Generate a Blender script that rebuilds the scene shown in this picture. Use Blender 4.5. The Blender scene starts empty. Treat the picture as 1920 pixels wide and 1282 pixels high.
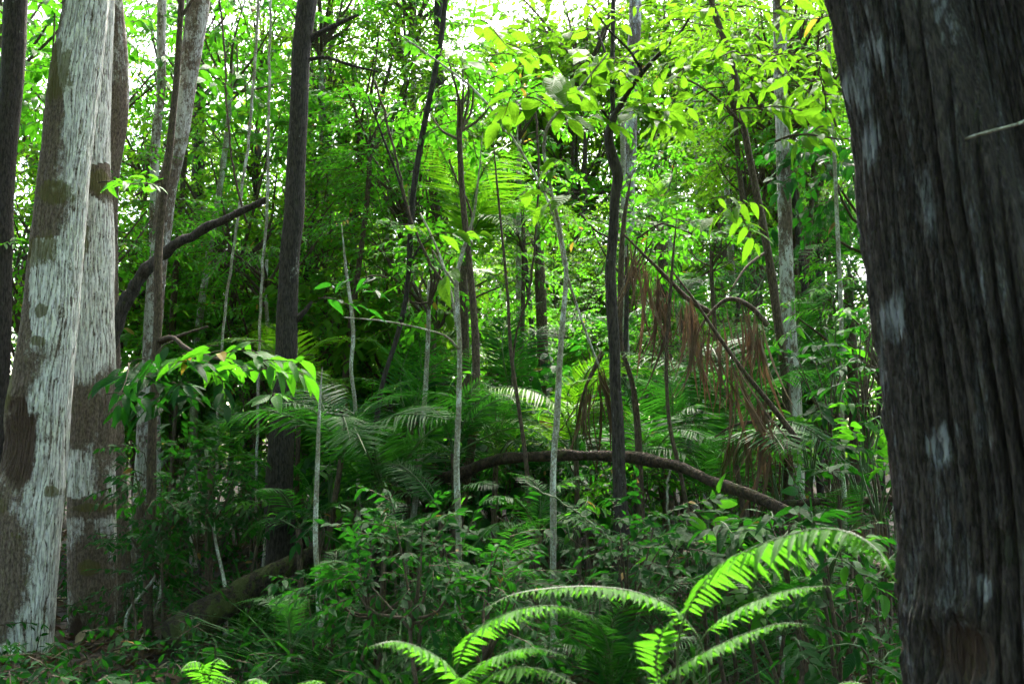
import bpy, math, random
import numpy as np
from mathutils import Vector, Matrix

# ------------------------------------------------------------------ camera, sky, sun, exposure
SC = bpy.context.scene
COL = SC.collection
F = 1867.0                       # focal length in photograph pixels (35 mm lens, 1920 px wide)
PITCH = math.radians(7.0)
CAMZ = 1.5
cam = bpy.data.cameras.new('camera'); camo = bpy.data.objects.new('camera', cam); COL.objects.link(camo)
camo.location = (0, 0, CAMZ); camo.rotation_euler = (math.pi / 2 + PITCH, 0, 0)
cam.lens = 35.0; cam.sensor_width = 36.0; cam.clip_start = 0.05; cam.clip_end = 2000
cam.dof.use_dof = True; cam.dof.focus_distance = 7.5; cam.dof.aperture_fstop = 5.6
SC.camera = camo

SUN_AZ, SUN_EL = math.radians(8), math.radians(54)
world = bpy.data.worlds.new('World'); SC.world = world; world.use_nodes = True
wn = world.node_tree
sky = wn.nodes.new('ShaderNodeTexSky'); sky.sky_type = 'NISHITA'; sky.sun_disc = False
sky.sun_elevation = SUN_EL; sky.sun_rotation = SUN_AZ
sky.air_density = 1.0; sky.dust_density = 5.0; sky.ozone_density = 1.0
bg = wn.nodes['Background']; wn.links.new(sky.outputs[0], bg.inputs[0]); bg.inputs[1].default_value = 0.15
sun = bpy.data.lights.new('sun', 'SUN'); sun.energy = 2.5; sun.angle = math.radians(7); sun.color = (1.0, 0.95, 0.86)
suno = bpy.data.objects.new('sun', sun); COL.objects.link(suno)
sdir = Vector((math.sin(SUN_AZ) * math.cos(SUN_EL), math.cos(SUN_AZ) * math.cos(SUN_EL), math.sin(SUN_EL)))
suno.rotation_euler = sdir.to_track_quat('Z', 'Y').to_euler(); suno.location = sdir * 60
vs = SC.view_settings
vs.view_transform = 'Standard'; vs.look = 'None'; vs.gamma = 1.0; vs.use_curve_mapping = False
vs.exposure = 3.08
cy = SC.cycles
cy.max_bounces = 6; cy.diffuse_bounces = 5; cy.glossy_bounces = 2; cy.transmission_bounces = 6; cy.transparent_max_bounces = 4
cy.use_denoising = True; cy.use_adaptive_sampling = True; cy.adaptive_threshold = 0.035; cy.adaptive_min_samples = 24
cy.caustics_reflective = False; cy.caustics_refractive = False
cy.sample_clamp_indirect = 6.0

RND = random.Random(7)
NR = np.random.default_rng(11)
UP = np.array([0., 0., 1.])


def P(px, py, d):
    """a point d metres in front of the camera (horizontal distance) seen at photograph pixel px, py"""
    cx, cz = (px - 960) / F, -(py - 641) / F
    y = math.cos(PITCH) - cz * math.sin(PITCH)
    z = math.sin(PITCH) + cz * math.cos(PITCH)
    return np.array([cx / y * d, d, CAMZ + z / y * d])


def px_of(p):
    x, y, z = p[0], p[1], p[2] - CAMZ
    dep = y * math.cos(PITCH) + z * math.sin(PITCH)
    up = -y * math.sin(PITCH) + z * math.cos(PITCH)
    return 960 + F * x / dep, 641 - F * up / dep


# ------------------------------------------------------------------ noise in numpy
def _hash(ix, iy, s):
    h = (ix.astype(np.int64) * 374761393 + iy.astype(np.int64) * 668265263 + s * 982451653) & 0x7fffffff
    h = ((h ^ (h >> 13)) * 1274126177) & 0x7fffffff
    h = h ^ (h >> 16)
    return (h & 0xffff) / 65535.0


def vn(u, v, s=0, pu=None):
    u = np.asarray(u, float); v = np.asarray(v, float)
    iu, iv = np.floor(u), np.floor(v); fu, fv = u - iu, v - iv
    fu = fu * fu * (3 - 2 * fu); fv = fv * fv * (3 - 2 * fv)
    iu = iu.astype(np.int64); iv = iv.astype(np.int64)
    iu1 = iu + 1
    if pu:
        iu = iu % pu; iu1 = iu1 % pu
    a, b = _hash(iu, iv, s), _hash(iu1, iv, s); c, d = _hash(iu, iv + 1, s), _hash(iu1, iv + 1, s)
    return (a * (1 - fu) + b * fu) * (1 - fv) + (c * (1 - fu) + d * fu) * fv


def fbm(u, v, s=0, o=4, pu=None):
    r, a, t = 0, 1., 0.
    for k in range(o):
        r = r + a * vn(u * 2 ** k, v * 2 ** k, s + k * 17, pu * 2 ** k if pu else None); t += a; a *= .5
    return r / t


def ground_z(x, y):
    x = np.asarray(x, float); y = np.asarray(y, float)
    r = np.hypot(x, y)
    z = 0.055 * np.maximum(0, y - 8) * np.exp(-np.maximum(0, y - 60) / 120) + 0.02 * np.maximum(0, -x - 1) * np.exp(-np.maximum(0, -x - 30) / 60)
    z = z + (fbm(x * .25 + 50, y * .25 + 50, 3, 4) - .5) * .55 * np.minimum(1, r / 4)
    return z + (fbm(x * 1.3 + 90, y * 1.3 + 90, 5, 3) - .5) * .14


# ------------------------------------------------------------------ mesh collecting
class G:
    def __init__(s):
        s.v, s.f, s.mi, s.lc, s.n = [], [], [], [], 0
        s.extra = {}

    def add(s, V, faces, mat=0, lc=None):
        V = np.asarray(V, float)
        for Fa in faces:
            Fa = np.asarray(Fa, np.int64)
            s.f.append(Fa + s.n); s.mi.append(np.full(len(Fa), mat, np.int32))
        s.v.append(V); s.n += len(V)
        s.lc.append(np.zeros((len(V), 3)) if lc is None else np.asarray(lc, float))

    def mesh(s, name, mats, smooth=True, off=None):
        me = bpy.data.meshes.new(name)
        V = np.concatenate(s.v)
        if off is not None: V = V - np.asarray(off)
        loops = np.concatenate([a.ravel() for a in s.f]).astype(np.int32)
        cnt = np.concatenate([np.full(len(a), a.shape[1], np.int32) for a in s.f])
        me.vertices.add(len(V)); me.vertices.foreach_set('co', V.astype(np.float32).ravel())
        me.loops.add(len(loops)); me.loops.foreach_set('vertex_index', loops)
        me.polygons.add(len(cnt))
        st = np.concatenate([[0], np.cumsum(cnt)[:-1]]).astype(np.int32)
        me.polygons.foreach_set('loop_start', st)
        me.polygons.foreach_set('material_index', np.concatenate(s.mi))
        me.polygons.foreach_set('use_smooth', np.full(len(cnt), smooth, bool))
        at = me.attributes.new('lc', 'FLOAT_VECTOR', 'POINT')
        at.data.foreach_set('vector', np.concatenate(s.lc).astype(np.float32).ravel())
        for k, a in s.extra.items():
            q = me.attributes.new(k, 'FLOAT', 'POINT'); q.data.foreach_set('value', np.asarray(a, np.float32).ravel())
        for m in mats: me.materials.append(m)
        me.update(calc_edges=True)
        return me


def unit(a):
    a = np.asarray(a, float)
    return a / np.maximum(1e-9, np.linalg.norm(a, axis=-1, keepdims=True))


def resample(pts, n):
    """smooth curve through the points (any columns), n rows"""
    p = np.asarray(pts, float)
    if len(p) == 2:
        t = np.linspace(0, 1, n)[:, None]; return p[0] * (1 - t) + p[1] * t
    hh = np.maximum(1e-9, np.linalg.norm(np.diff(p[:, :3], axis=0), axis=1)); cs = np.concatenate([[0], np.cumsum(hh)])
    dv = np.diff(p, axis=0) / hh[:, None]; m = np.empty_like(p); m[0], m[-1] = dv[0], dv[-1]
    m[1:-1] = (dv[1:] * hh[:-1, None] + dv[:-1] * hh[1:, None]) / (hh[:-1] + hh[1:])[:, None]
    s = np.linspace(0, cs[-1], n); i = np.clip(np.searchsorted(cs, s, 'right') - 1, 0, len(p) - 2)
    h = hh[i][:, None]; t = (s - cs[i])[:, None] / h
    return (2 * t ** 3 - 3 * t ** 2 + 1) * p[i] + (t ** 3 - 2 * t ** 2 + t) * h * m[i] + (3 * t ** 2 - 2 * t ** 3) * p[i + 1] + (t ** 3 - t ** 2) * h * m[i + 1]


def frames(c):
    t = unit(np.gradient(c, axis=0))
    ref = np.array([0, -1., 0]) if abs(t[:, 1]).mean() < .8 else np.array([1., 0, 0])
    x = unit(np.cross(t, ref)); y = np.cross(t, x)
    return t, x, y


def tube(c, r, seg=8, rough=0, seed=0, cap=True):
    """grid around a centre line; returns V, faces, lc (length, angle, random)"""
    c = np.asarray(c, float); n = len(c); r = np.broadcast_to(np.asarray(r, float), (n,))
    t, x, y = frames(c)
    a = np.arange(seg) / seg * 2 * math.pi
    rr = r[:, None] * np.ones(seg)
    ln = np.concatenate([[0], np.cumsum(np.linalg.norm(np.diff(c, axis=0), axis=1))])
    if rough:
        rr = rr * (1 + rough * (fbm((a / 2 / math.pi * 5)[None, :] + ln[:, None] * 0, ln[:, None] * 2.2 + a[None] * 0, seed, 3, 5) - .5) * 2)
    V = c[:, None, :] + rr[..., None] * (np.cos(a)[None, :, None] * x[:, None, :] + np.sin(a)[None, :, None] * y[:, None, :])
    i = np.arange(n - 1)[:, None] * seg; j = np.arange(seg)[None]; k = (j + 1) % seg
    Fq = np.stack([i + j, i + k, i + seg + k, i + seg + j], -1).reshape(-1, 4)
    lc = np.stack([np.repeat(ln, seg), np.tile(a, n), np.full(n * seg, (seed * .37) % 1)], -1)
    V = V.reshape(-1, 3); fs = [Fq]
    if cap:
        m = len(V); V = np.vstack([V, c[0], c[-1]]); lc = np.vstack([lc, [0, 0, 0], [ln[-1], 0, 0]])
        j = np.arange(seg); k = (j + 1) % seg
        fs.append(np.stack([k, j, np.full(seg, m)], -1)); fs.append(np.stack([j + (n - 1) * seg, k + (n - 1) * seg, np.full(seg, m + 1)], -1))
    return V, fs, lc


def leaf_template(ns=3, W=.36, fold=.25, droop=.25, peak=.42, wave=0., stalk=0.):
    """unit-length leaf along +x, 3 points across; V, faces, (u, v)"""
    us = np.linspace(0, 1, ns + 1)
    V, lc, rows = [], [], []
    for u in us:
        if u <= 0 or u >= 1: w = 0
        else:
            e = u ** (math.log(.5) / math.log(peak))
            w = W * .5 * math.sin(math.pi * e) ** .85
        z = -droop * u ** 1.8
        if w == 0:
            rows.append((len(V),)); V.append((stalk + u * (1 - stalk), 0, z)); lc.append((u, 0, 0))
        else:
            b = len(V); rows.append((b, b + 1, b + 2)); h = wave * math.sin(u * 9)
            V += [(stalk + u * (1 - stalk), w, z + fold * w + h * w), (stalk + u * (1 - stalk), 0, z), (stalk + u * (1 - stalk), -w, z + fold * w - h * w)]
            lc += [(u, 1, 0), (u, 0, 0), (u, -1, 0)]
    tr, qd = [], []
    for A, B in zip(rows[:-1], rows[1:]):
        if len(A) == 1 and len(B) == 3: tr += [(A[0], B[1], B[0]), (A[0], B[2], B[1])]
        elif len(A) == 3 and len(B) == 3: qd += [(A[0], A[1], B[1], B[0]), (A[1], A[2], B[2], B[1])]
        elif len(A) == 3: tr += [(A[0], A[1], B[0]), (A[1], A[2], B[0])]
    return np.array(V, float), [np.array(a) for a in (tr, qd) if a], np.array(lc, float)


def stamp(g, T, pos, fwd, up, sc, mat=0, tint=None):
    """many copies of template T into g"""
    V, fs, lc = T
    pos = np.asarray(pos, float); n = len(pos)
    if n == 0: return
    fwd = unit(fwd); side = unit(np.cross(np.broadcast_to(up, fwd.shape), fwd)); upv = np.cross(fwd, side)
    sc = np.broadcast_to(np.asarray(sc, float), (n,))[:, None, None]
    W = pos[:, None] + sc * (V[None, :, 0:1] * fwd[:, None] + V[None, :, 1:2] * side[:, None] + V[None, :, 2:3] * upv[:, None])
    k = len(V)
    L = np.tile(lc, (n, 1)); tint = NR.random(n) if tint is None else tint
    L[:, 2] = np.repeat(tint, k)
    g.add(W.reshape(-1, 3), [(f[None] + (np.arange(n) * k)[:, None, None]).reshape(-1, f.shape[1]) for f in fs], mat, L)


# ------------------------------------------------------------------ materials
def mat_new(name):
    m = bpy.data.materials.new(name); m.use_nodes = True
    nt = m.node_tree; nt.nodes.clear()
    out = nt.nodes.new('ShaderNodeOutputMaterial')
    return m, nt, out


def N(nt, t, **kw):
    n = nt.nodes.new(t)
    for k, v in kw.items(): setattr(n, k, v)
    return n


def mixc(nt, fac, a, b, mode='MIX'):
    n = N(nt, 'ShaderNodeMix', data_type='RGBA', blend_type=mode)
    for s, v in ((0, fac), (6, a), (7, b)):
        if isinstance(v, (tuple, list)): n.inputs[s].default_value = (*v[:3], 1)
        elif isinstance(v, (int, float)): n.inputs[s].default_value = v
        else: nt.links.new(v, n.inputs[s])
    return n.outputs[2]


def mth(nt, op, a, b=None, c=None, clamp=False):
    n = N(nt, 'ShaderNodeMath', operation=op); n.use_clamp = clamp
    for i, v in enumerate((a, b, c)):
        if v is None: continue
        if isinstance(v, (int, float)): n.inputs[i].default_value = v
        else: nt.links.new(v, n.inputs[i])
    return n.outputs[0]


def noise(nt, vec, scale, detail=4, rough=.6):
    n = N(nt, 'ShaderNodeTexNoise'); n.inputs['Scale'].default_value = scale
    n.inputs['Detail'].default_value = detail; n.inputs['Roughness'].default_value = rough
    if vec is not None: nt.links.new(vec, n.inputs['Vector'])
    return n.outputs['Fac']


def ramp(nt, fac, lo, hi):
    n = N(nt, 'ShaderNodeMapRange'); n.interpolation_type = 'SMOOTHSTEP'
    nt.links.new(fac, n.inputs[0]); n.inputs[1].default_value = lo; n.inputs[2].default_value = hi
    return n.outputs[0]


def mapping(nt, sc):
    tc = N(nt, 'ShaderNodeTexCoord'); mp = N(nt, 'ShaderNodeMapping'); mp.inputs['Scale'].default_value = sc
    nt.links.new(tc.outputs['Object'], mp.inputs['Vector'])
    return mp.outputs[0]


def leaf_mat(name, dark, light, trans, rough=.42, tmix=.45, odd=None, spec=.5, veins=True):
    m, nt, out = mat_new(name)
    at = N(nt, 'ShaderNodeAttribute', attribute_name='lc'); sx = N(nt, 'ShaderNodeSeparateXYZ'); nt.links.new(at.outputs['Vector'], sx.inputs[0])
    oi = N(nt, 'ShaderNodeObjectInfo')
    r = mth(nt, 'ADD', mth(nt, 'MULTIPLY', sx.outputs[2], .75), mth(nt, 'MULTIPLY', oi.outputs['Random'], .45))
    r = mth(nt, 'FRACT', mth(nt, 'MULTIPLY', r, .83))
    base = mixc(nt, r, dark, light)
    tr = mixc(nt, r, tuple(c * .7 for c in trans), tuple(min(1, c * 1.25) for c in trans))
    if odd:
        o = mth(nt, 'GREATER_THAN', mth(nt, 'FRACT', mth(nt, 'MULTIPLY', r, 37.3)), 1 - odd[1])
        base = mixc(nt, o, base, odd[0]); tr = mixc(nt, o, tr, odd[0])
    tc = N(nt, 'ShaderNodeTexCoord')
    bl = noise(nt, tc.outputs['Object'], 22, 2)
    base = mixc(nt, mth(nt, 'MULTIPLY', ramp(nt, bl, .45, .75), .5), base, tuple(c * .55 for c in dark))
    p = N(nt, 'ShaderNodeBsdfPrincipled'); nt.links.new(base, p.inputs['Base Color'])
    p.inputs['Roughness'].default_value = rough; p.inputs['Specular IOR Level'].default_value = spec
    t = N(nt, 'ShaderNodeBsdfTranslucent'); nt.links.new(tr, t.inputs['Color'])
    if veins:
        av = mth(nt, 'ABSOLUTE', sx.outputs[1])
        w = mth(nt, 'SINE', mth(nt, 'MULTIPLY', mth(nt, 'SUBTRACT', sx.outputs[0], mth(nt, 'MULTIPLY', av, .18)), 62))
        mid = mth(nt, 'MULTIPLY', ramp(nt, av, 0, .12), 1.5)
        b = N(nt, 'ShaderNodeBump'); b.inputs['Strength'].default_value = .35; b.inputs['Distance'].default_value = .006
        nt.links.new(mth(nt, 'ADD', w, mid), b.inputs['Height']); nt.links.new(b.outputs[0], p.inputs['Normal'])
    mx = N(nt, 'ShaderNodeMixShader'); mx.inputs[0].default_value = tmix
    nt.links.new(p.outputs[0], mx.inputs[1]); nt.links.new(t.outputs[0], mx.inputs[2]); nt.links.new(mx.outputs[0], out.inputs[0])
    return m


def bark_mat(name, base, base2, pale, moss, pale_amt=.5, moss_amt=.3, crack=1., stretch=.16, fine=60, rough=.9, attrs=False, bump=.02, patch=2.2, pz=.55):
    """vertical cracked bark with pale patches (lichen, on bark_furrow also painted highlight) and moss; attrs: patches also come from vertex attributes"""
    m, nt, out = mat_new(name)
    v1 = mapping(nt, (1, 1, stretch)); v0 = mapping(nt, (1, 1, pz)); v2 = mapping(nt, (1, 1, .13))
    fine_n = noise(nt, v1, fine, 5, .65); cr = noise(nt, v2, fine * .9, 3, .6)
    big = noise(nt, v0, patch, 5, .62); big2 = noise(nt, v0, patch * 1.9 + 1.3, 4, .6); spk = noise(nt, v0, patch * 9, 4, .7)
    col = mixc(nt, ramp(nt, fine_n, .35, .65), base, base2)
    oi = N(nt, 'ShaderNodeObjectInfo')
    grit = noise(nt, v0, patch * 34, 3, .7)
    pk = mth(nt, 'ADD', mth(nt, 'ADD', mth(nt, 'MULTIPLY', big, .5), mth(nt, 'MULTIPLY', spk, .34)), mth(nt, 'MULTIPLY', grit, .16))
    lo = .72 - pale_amt * .42
    pm = ramp(nt, pk, lo, lo + .07)
    if attrs:
        a = N(nt, 'ShaderNodeAttribute', attribute_name='pale'); pm = ramp(nt, mth(nt, 'ADD', pk, mth(nt, 'MULTIPLY', mth(nt, 'SUBTRACT', a.outputs['Fac'], .5), .42)), lo - .04, lo + .12)
    crk = ramp(nt, cr, .40, .52)
    pm = mth(nt, 'MULTIPLY', pm, mth(nt, 'ADD', mth(nt, 'MULTIPLY', crk, .5), .5))
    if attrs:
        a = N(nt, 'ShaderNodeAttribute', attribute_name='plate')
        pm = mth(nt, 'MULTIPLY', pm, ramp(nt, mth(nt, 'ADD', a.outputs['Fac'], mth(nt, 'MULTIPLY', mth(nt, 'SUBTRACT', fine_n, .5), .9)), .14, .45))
    palec = mixc(nt, ramp(nt, spk, .3, .7), pale, tuple(c * .72 for c in pale))
    col = mixc(nt, pm, col, palec)
    mk = ramp(nt, mth(nt, 'ADD', mth(nt, 'MULTIPLY', big2, .75), mth(nt, 'MULTIPLY', spk, .25)), .70 - moss_amt * .4, .78 - moss_amt * .4)
    if attrs:
        a = N(nt, 'ShaderNodeAttribute', attribute_name='moss')
        mk = mth(nt, 'MAXIMUM', mk, ramp(nt, mth(nt, 'ADD', a.outputs['Fac'], mth(nt, 'MULTIPLY', mth(nt, 'SUBTRACT', spk, .5), .9)), .35, .6))
    col = mixc(nt, mth(nt, 'MULTIPLY', mk, .8), col, moss)
    if attrs:
        a = N(nt, 'ShaderNodeAttribute', attribute_name='scar')
        sk = ramp(nt, mth(nt, 'ADD', a.outputs['Fac'], mth(nt, 'MULTIPLY', mth(nt, 'SUBTRACT', spk, .5), .5)), .4, .6)
        col = mixc(nt, sk, col, mixc(nt, fine_n, (.02, .012, .008), (.10, .06, .04)))
    p = N(nt, 'ShaderNodeBsdfPrincipled'); nt.links.new(col, p.inputs['Base Color']); p.inputs['Roughness'].default_value = rough
    p.inputs['Specular IOR Level'].default_value = .3
    b = N(nt, 'ShaderNodeBump'); b.inputs['Strength'].default_value = .9; b.inputs['Distance'].default_value = bump
    h = mth(nt, 'ADD', mth(nt, 'MULTIPLY', crk, crack), mth(nt, 'MULTIPLY', fine_n, .8))
    nt.links.new(mth(nt, 'ADD', h, mth(nt, 'MULTIPLY', mk, .4)), b.inputs['Height']); nt.links.new(b.outputs[0], p.inputs['Normal'])
    nt.links.new(p.outputs[0], out.inputs[0])
    return m


def soil_mat():
    m, nt, out = mat_new('soil')
    tc = N(nt, 'ShaderNodeTexCoord'); v = tc.outputs['Object']
    a, b, c = noise(nt, v, 1.2, 6), noise(nt, v, 14, 6, .7), noise(nt, v, 60, 4, .7)
    col = mixc(nt, ramp(nt, b, .35, .7), (.018, .012, .008), (.07, .045, .026))
    col = mixc(nt, mth(nt, 'MULTIPLY', ramp(nt, a, .5, .65), .6), col, (.025, .035, .012))
    p = N(nt, 'ShaderNodeBsdfPrincipled'); nt.links.new(col, p.inputs['Base Color']); p.inputs['Roughness'].default_value = .95
    bp = N(nt, 'ShaderNodeBump'); bp.inputs['Distance'].default_value = .04; nt.links.new(mth(nt, 'ADD', b, mth(nt, 'MULTIPLY', c, .5)), bp.inputs['Height'])
    nt.links.new(bp.outputs[0], p.inputs['Normal']); nt.links.new(p.outputs[0], out.inputs[0])
    return m


M = {}
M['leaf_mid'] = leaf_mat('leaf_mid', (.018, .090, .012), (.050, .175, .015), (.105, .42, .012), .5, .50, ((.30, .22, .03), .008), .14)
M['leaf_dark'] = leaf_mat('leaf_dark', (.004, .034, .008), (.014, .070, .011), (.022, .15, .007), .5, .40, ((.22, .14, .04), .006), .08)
M['leaf_bright'] = leaf_mat('leaf_bright', (.026, .105, .009), (.062, .165, .012), (.125, .31, .010), .55, .50, ((.40, .30, .03), .004), .05)  # lighter leaf green; also stands in for backlit glow
M['leaf_far'] = leaf_mat('leaf_far', (.030, .100, .010), (.070, .17, .014), (.165, .35, .014), .5, .50, ((.35, .27, .04), .012), .15, veins=False)
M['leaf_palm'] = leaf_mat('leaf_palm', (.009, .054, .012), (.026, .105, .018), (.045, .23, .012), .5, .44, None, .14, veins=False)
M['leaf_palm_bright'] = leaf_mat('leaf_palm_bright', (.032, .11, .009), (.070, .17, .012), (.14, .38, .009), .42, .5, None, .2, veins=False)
M['leaf_fern'] = leaf_mat('leaf_fern', (.026, .12, .010), (.064, .19, .013), (.085, .31, .012), .5, .50, None, .10)
M['leaf_dead'] = leaf_mat('leaf_dead', (.045, .029, .017), (.16, .105, .060), (.10, .06, .032), .8, .22, None, .2, veins=False)
M['litter'] = leaf_mat('litter', (.030, .018, .010), (.11, .065, .036), (.12, .06, .03), .7, .15, ((.22, .18, .11), .06), .2, veins=False)
M['stem_green'] = leaf_mat('stem_green', (.035, .085, .018), (.07, .12, .03), (.08, .16, .02), .5, .15, None, veins=False)
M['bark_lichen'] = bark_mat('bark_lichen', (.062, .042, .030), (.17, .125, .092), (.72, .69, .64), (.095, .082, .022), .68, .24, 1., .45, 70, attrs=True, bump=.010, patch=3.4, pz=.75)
M['bark_grey'] = bark_mat('bark_grey', (.060, .042, .030), (.16, .12, .09), (.52, .51, .47), (.09, .075, .025), .6, .2, 1., .35, 60, bump=.008, patch=3.2)
M['bark_dark'] = bark_mat('bark_dark', (.014, .010, .008), (.055, .044, .036), (.32, .32, .30), (.05, .055, .018), .34, .2, 1., .25, 70, bump=.010, patch=5)
M['bark_furrow'] = bark_mat('bark_furrow', (.010, .0075, .006), (.060, .046, .038), (.24, .245, .255), (.045, .05, .028), .40, .12, 1., .22, 120, attrs=True, bump=.010, patch=13, pz=.16)  # bluish pale on ridge tops: lichen plus a sky highlight put in colour
M['bark_pale'] = bark_mat('bark_pale', (.11, .095, .06), (.25, .24, .18), (.60, .62, .55), (.08, .075, .03), .52, .3, .4, .9, 70, bump=.003, patch=12)
M['bark_brown'] = bark_mat('bark_brown', (.025, .016, .010), (.10, .07, .045), (.28, .28, .23), (.07, .08, .02), .28, .25, .8, .3, 90, bump=.004, patch=8)
M['bark_moss'] = bark_mat('bark_moss', (.012, .008, .005), (.060, .036, .020), (.14, .12, .08), (.035, .045, .010), .2, .38, .8, .8, 40, bump=.015, patch=4)
M['log_moss'] = bark_mat('log_moss', (.010, .007, .005), (.045, .028, .016), (.09, .085, .05), (.050, .062, .010), .2, .62, .8, .8, 60, bump=.02, patch=6)
M['twig'] = bark_mat('twig', (.03, .022, .014), (.09, .065, .04), (.2, .2, .17), (.06, .08, .02), .2, .2, .5, .4, 100, bump=.002, patch=8)
M['soil'] = soil_mat()


# ------------------------------------------------------------------ objects
def link(o):
    COL.objects.link(o); return o


def thing(name, label, cat, loc, group=None):
    o = link(bpy.data.objects.new(name, None)); o.location = tuple(loc); o.empty_display_size = .1
    o['label'] = label; o['category'] = cat
    if group: o['group'] = group
    return o


def part(name, me, parent, loc=(0, 0, 0), rot=None, sc=None, mw=None):
    o = link(bpy.data.objects.new(name, me)); o.parent = parent
    if mw is not None: o.matrix_local = mw
    else:
        o.location = tuple(loc)
        if rot is not None: o.rotation_euler = rot
        if sc is not None: o.scale = (sc, sc, sc) if isinstance(sc, (int, float)) else sc
    return o


def structure(name, me, kind='structure', label=None, cat=None):
    o = link(bpy.data.objects.new(name, me)); o['kind'] = kind
    if label: o['label'] = label
    if cat: o['category'] = cat
    return o


def basis(pos, fwd, up, s):
    f = unit(fwd); sd = np.cross(up, f)
    if np.linalg.norm(sd) < 1e-4: sd = np.array([1., 0, 0])
    sd = unit(sd); u = np.cross(f, sd)
    return Matrix(((f[0] * s, sd[0] * s, u[0] * s, pos[0]), (f[1] * s, sd[1] * s, u[1] * s, pos[1]), (f[2] * s, sd[2] * s, u[2] * s, pos[2]), (0, 0, 0, 1)))


LAND = [(-200, 'left picture edge'), (25, 'dark leaning left-edge trunk'), (105, 'hollowed pale trunk'), (180, 'second pale trunk'), (320, 'two leaning patchy trunks'),
        (540, 'straight dark trunk'), (668, 'thin crooked pole'), (775, 'slanting dark sapling'), (858, 'slim white sapling'),
        (1045, 'forked white sapling'), (1152, 'crooked dark sapling'), (1300, 'dead brown fronds'), (1480, 'straight greyish trunk'),
        (1575, 'jointed green pole'), (1760, 'huge furrowed trunk'), (2200, 'right picture edge')]
ORD = ['second', 'third', 'fourth', 'fifth', 'sixth', 'seventh', 'eighth', 'ninth', 'tenth', 'eleventh', 'twelfth', 'thirteenth', 'fourteenth', 'fifteenth', 'sixteenth']
AUTO = []        # (object, description, pixel x, pixel y): labelled at the end


def auto(o, desc, p):
    x, y = px_of(p); AUTO.append((o, desc, x, y)); return o


def write_labels():
    cells = {}
    for o, d, x, y in AUTO:
        k = max(i for i in range(len(LAND)) if LAND[i][0] <= max(x, -199))
        k = min(k, len(LAND) - 2)
        cells.setdefault((d, k), []).append((y, o))
    for (d, k), L in cells.items():
        L.sort(key=lambda q: q[0])
        a, b = LAND[k][1], LAND[k + 1][1]
        for i, (y, o) in enumerate(L):
            r = '' if len(L) == 1 else (', topmost' if i == 0 else (', lowest' if i == len(L) - 1 else ', %s from top' % ORD[min(i - 1, 14)]))
            if 'edge' in a or 'picture' in a: s = '%s left of %s%s' % (d, b, r)
            elif 'picture' in b: s = '%s right of %s%s' % (d, a, r)
            else: s = '%s between %s and %s%s' % (d, a, b, r)
            o['label'] = s


# ------------------------------------------------------------------ ground
def build_ground():
    xs = np.concatenate([np.linspace(-260, -32, 20), np.linspace(-30, 30, 200), np.linspace(32, 260, 20)])
    ys = np.concatenate([np.linspace(-200, -22, 16), np.linspace(-20, 55, 250), np.linspace(58, 320, 24)])
    X, Y = np.meshgrid(xs, ys); Z = ground_z(X, Y)
    V = np.stack([X, Y, Z], -1).reshape(-1, 3); w = len(xs)
    i = (np.arange(len(ys) - 1)[:, None] * w + np.arange(w - 1)[None]).ravel()
    g = G(); g.add(V, [np.stack([i, i + 1, i + w + 1, i + w], -1)])
    structure('ground', g.mesh('ground', [M['soil']]))


build_ground()


# ------------------------------------------------------------------ leafy crown meshes (shared)
T_LEAF2 = leaf_template(2, .42, .2, .2)
T_LEAF3 = leaf_template(3, .40, .25, .28)
T_LEAF3N = leaf_template(3, .24, .2, .35, .38)
T_LEAF4 = leaf_template(4, .46, .3, .35, .45)


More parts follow.
